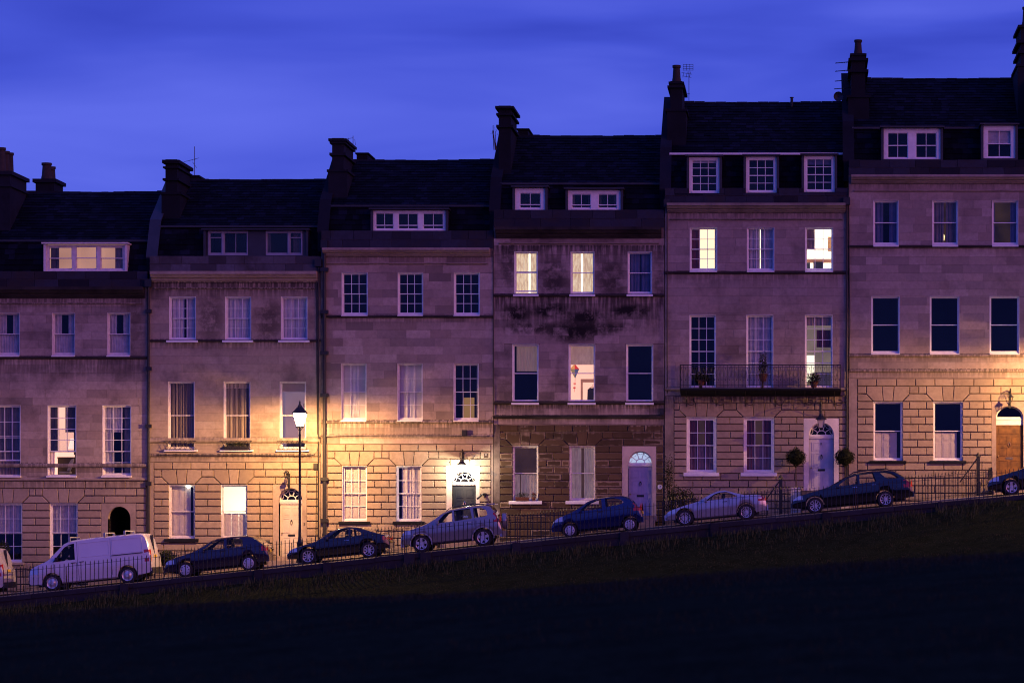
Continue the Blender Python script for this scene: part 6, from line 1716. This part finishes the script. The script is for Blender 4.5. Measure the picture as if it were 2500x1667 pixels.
make_car(dict(name='parked_car', cat='car', label='small bright blue hatchback before the lilac door', L=3.6, W=1.63, wheels=(.70,3.08), r=.285, front_wheel=(1393,1311), nose=.2,
  top=[(0,.52),(.05,.66),(.22,.80),(.75,.98),(.95,1.06),(1.5,1.36),(1.85,1.45),(2.4,1.48),(2.9,1.45),(3.14,1.36),(3.40,1.03),(3.5,.92),(3.58,.8),(3.6,.55)],
  belt=[(0,.64),(.5,.84),(1.0,.95),(2,1.0),(3.2,1.08),(3.6,.95)], cabin=(.92,3.2), side=[[(1.10,.99),(1.52,1.28),(1.82,1.37),(2.05,1.39),(2.05,1.02)],[(2.2,1.05),(2.2,1.395),(2.55,1.39),(2.80,1.31),(2.92,1.20),(2.86,1.13)]], ends=[(.9,1.66,1.08,1.37,.11),(2.98,3.42,1.07,1.36,.13)],
  seats=(1.85,), head=((.07,.48),.66,.86), tail=((3.28,3.52),.80,1.12), mirror=(1.18,1.02), handles=((1.98,.9),), seams=((1.02,.32,.95),(2.14,.3,1.02)), plate=.72, rim='disc', paint=paint('bright_blue_paint',(.006,.010,.085),.3,.25)))
make_car(dict(name='parked_car', cat='car', label='pale silver low coupe parked uphill of the small blue hatchback', L=4.06, W=1.78, wheels=(.78,3.22), r=.325, front_wheel=(1674,1283), nose=.2, tailt=.14,
  top=[(0,.45),(.05,.58),(.3,.70),(.95,.85),(1.32,.92),(1.85,1.19),(2.2,1.285),(2.5,1.28),(2.95,1.11),(3.22,1.01),(3.7,.985),(3.92,.94),(4.0,.8),(4.06,.55)],
  belt=[(0,.56),(.6,.74),(1.3,.88),(2.2,.93),(3.2,.96),(4.06,.85)], cabin=(1.3,3.05), tumble=.40, side=[[(1.66,.925),(2.02,1.15),(2.25,1.20),(2.5,1.20),(2.72,1.10),(2.92,.99),(2.88,.96)]], ends=[(1.3,2.02,.96,1.20,.10),(2.62,3.1,1.03,1.20,.14)],
  seats=(2.1,), head=((.06,.45),.54,.70), tail=((3.72,4.0),.72,.93), mirror=(1.66,.95), handles=((2.42,.82),), seams=((1.38,.3,.87),(2.60,.28,.92)), plate=.55, rim='many', paint=paint('pale_silver_paint',(.47,.46,.49),.45,.28)))
make_car(dict(name='parked_car', cat='car', label='black estate car with roof rails before the white door', L=4.82, W=1.80, wheels=(.92,3.72), r=.325, front_wheel=(1992,1252),
  top=[(0,.48),(.05,.64),(.3,.77),(1.2,.94),(1.5,1.01),(2.2,1.35),(2.55,1.45),(3.2,1.49),(3.9,1.47),(4.15,1.42),(4.5,1.18),(4.62,1.0),(4.75,.9),(4.82,.6)],
  belt=[(0,.6),(.7,.8),(1.5,.95),(2.5,.985),(4.0,1.02),(4.82,.95)], cabin=(1.45,4.3), side=[[(1.85,.995),(2.28,1.29),(2.68,1.38),(2.68,1.02)],[(2.76,1.02),(2.76,1.39),(3.32,1.41),(3.42,1.06)],[(3.56,1.40),(3.84,1.39),(4.05,1.33),(4.32,1.14),(4.22,1.10),(3.86,1.12)]], ends=[(1.42,2.3,1.05,1.36,.12),(4.05,4.6,1.07,1.36,.14)],
  seats=(2.45,), head=((.07,.45),.60,.76), tail=((4.48,4.76),.72,1.02), mirror=(1.88,1.01), handles=((2.55,.90),(3.3,.93)), handle_mat=CHROME, seams=((1.72,.3,.95),(2.72,.28,1.0),(3.50,.6,1.02)), plate=.78, rim='ten', rails=(2.35,4.05), paint=paint('black_estate_paint',(.008,.008,.010),.2,.2), extra=(roof_rails,)))
make_car(dict(name='parked_car', cat='car', label='black saloon parked at the top before the oak door', L=4.5, W=1.78, wheels=(.92,3.6), r=.325, front_wheel=(2472,1211),
  top=[(0,.48),(.05,.66),(.3,.80),(1.2,.97),(1.45,1.03),(2.1,1.36),(2.5,1.43),(3.1,1.42),(3.7,1.12),(4.0,1.04),(4.4,1.0),(4.47,.8),(4.5,.55)],
  belt=[(0,.6),(.7,.82),(1.5,.97),(3.5,1.0),(4.5,.95)], cabin=(1.4,3.8), side=[[(1.75,1.0),(2.18,1.29),(2.55,1.36),(2.55,1.02)],[(2.63,1.02),(2.63,1.36),(3.05,1.33),(3.35,1.1),(3.3,1.04)]], ends=[(1.38,2.2,1.07,1.34,.12),(3.2,3.85,1.08,1.33,.14)],
  seats=(2.35,), head=((.07,.45),.62,.80), tail=((4.2,4.45),.74,.96), mirror=(1.8,1.03), handles=((2.45,.92),), seams=((1.62,.3,.96),(2.6,.28,1.0)), plate=.75, rim='five', paint=paint('black_saloon_paint',(.010,.010,.012),.2,.2)))

for o in bpy.data.objects:
    if '_local' in o: del o['_local']

# lamps inside two of the rooms whose light shows directly
for nm, px, py, y, w in (('room_lamp', 590, 1245, .85, 170), ('room_lamp', 2000, 580, 1.3, 60)):
    l = bpy.data.lights.new(nm, 'POINT'); l.energy = w; l.color = (1.0, .88, .68); l.shadow_soft_size = .08
    lo = bpy.data.objects.new(nm, l); COL.objects.link(lo); lo.location = (fx(px), y, fz(py))
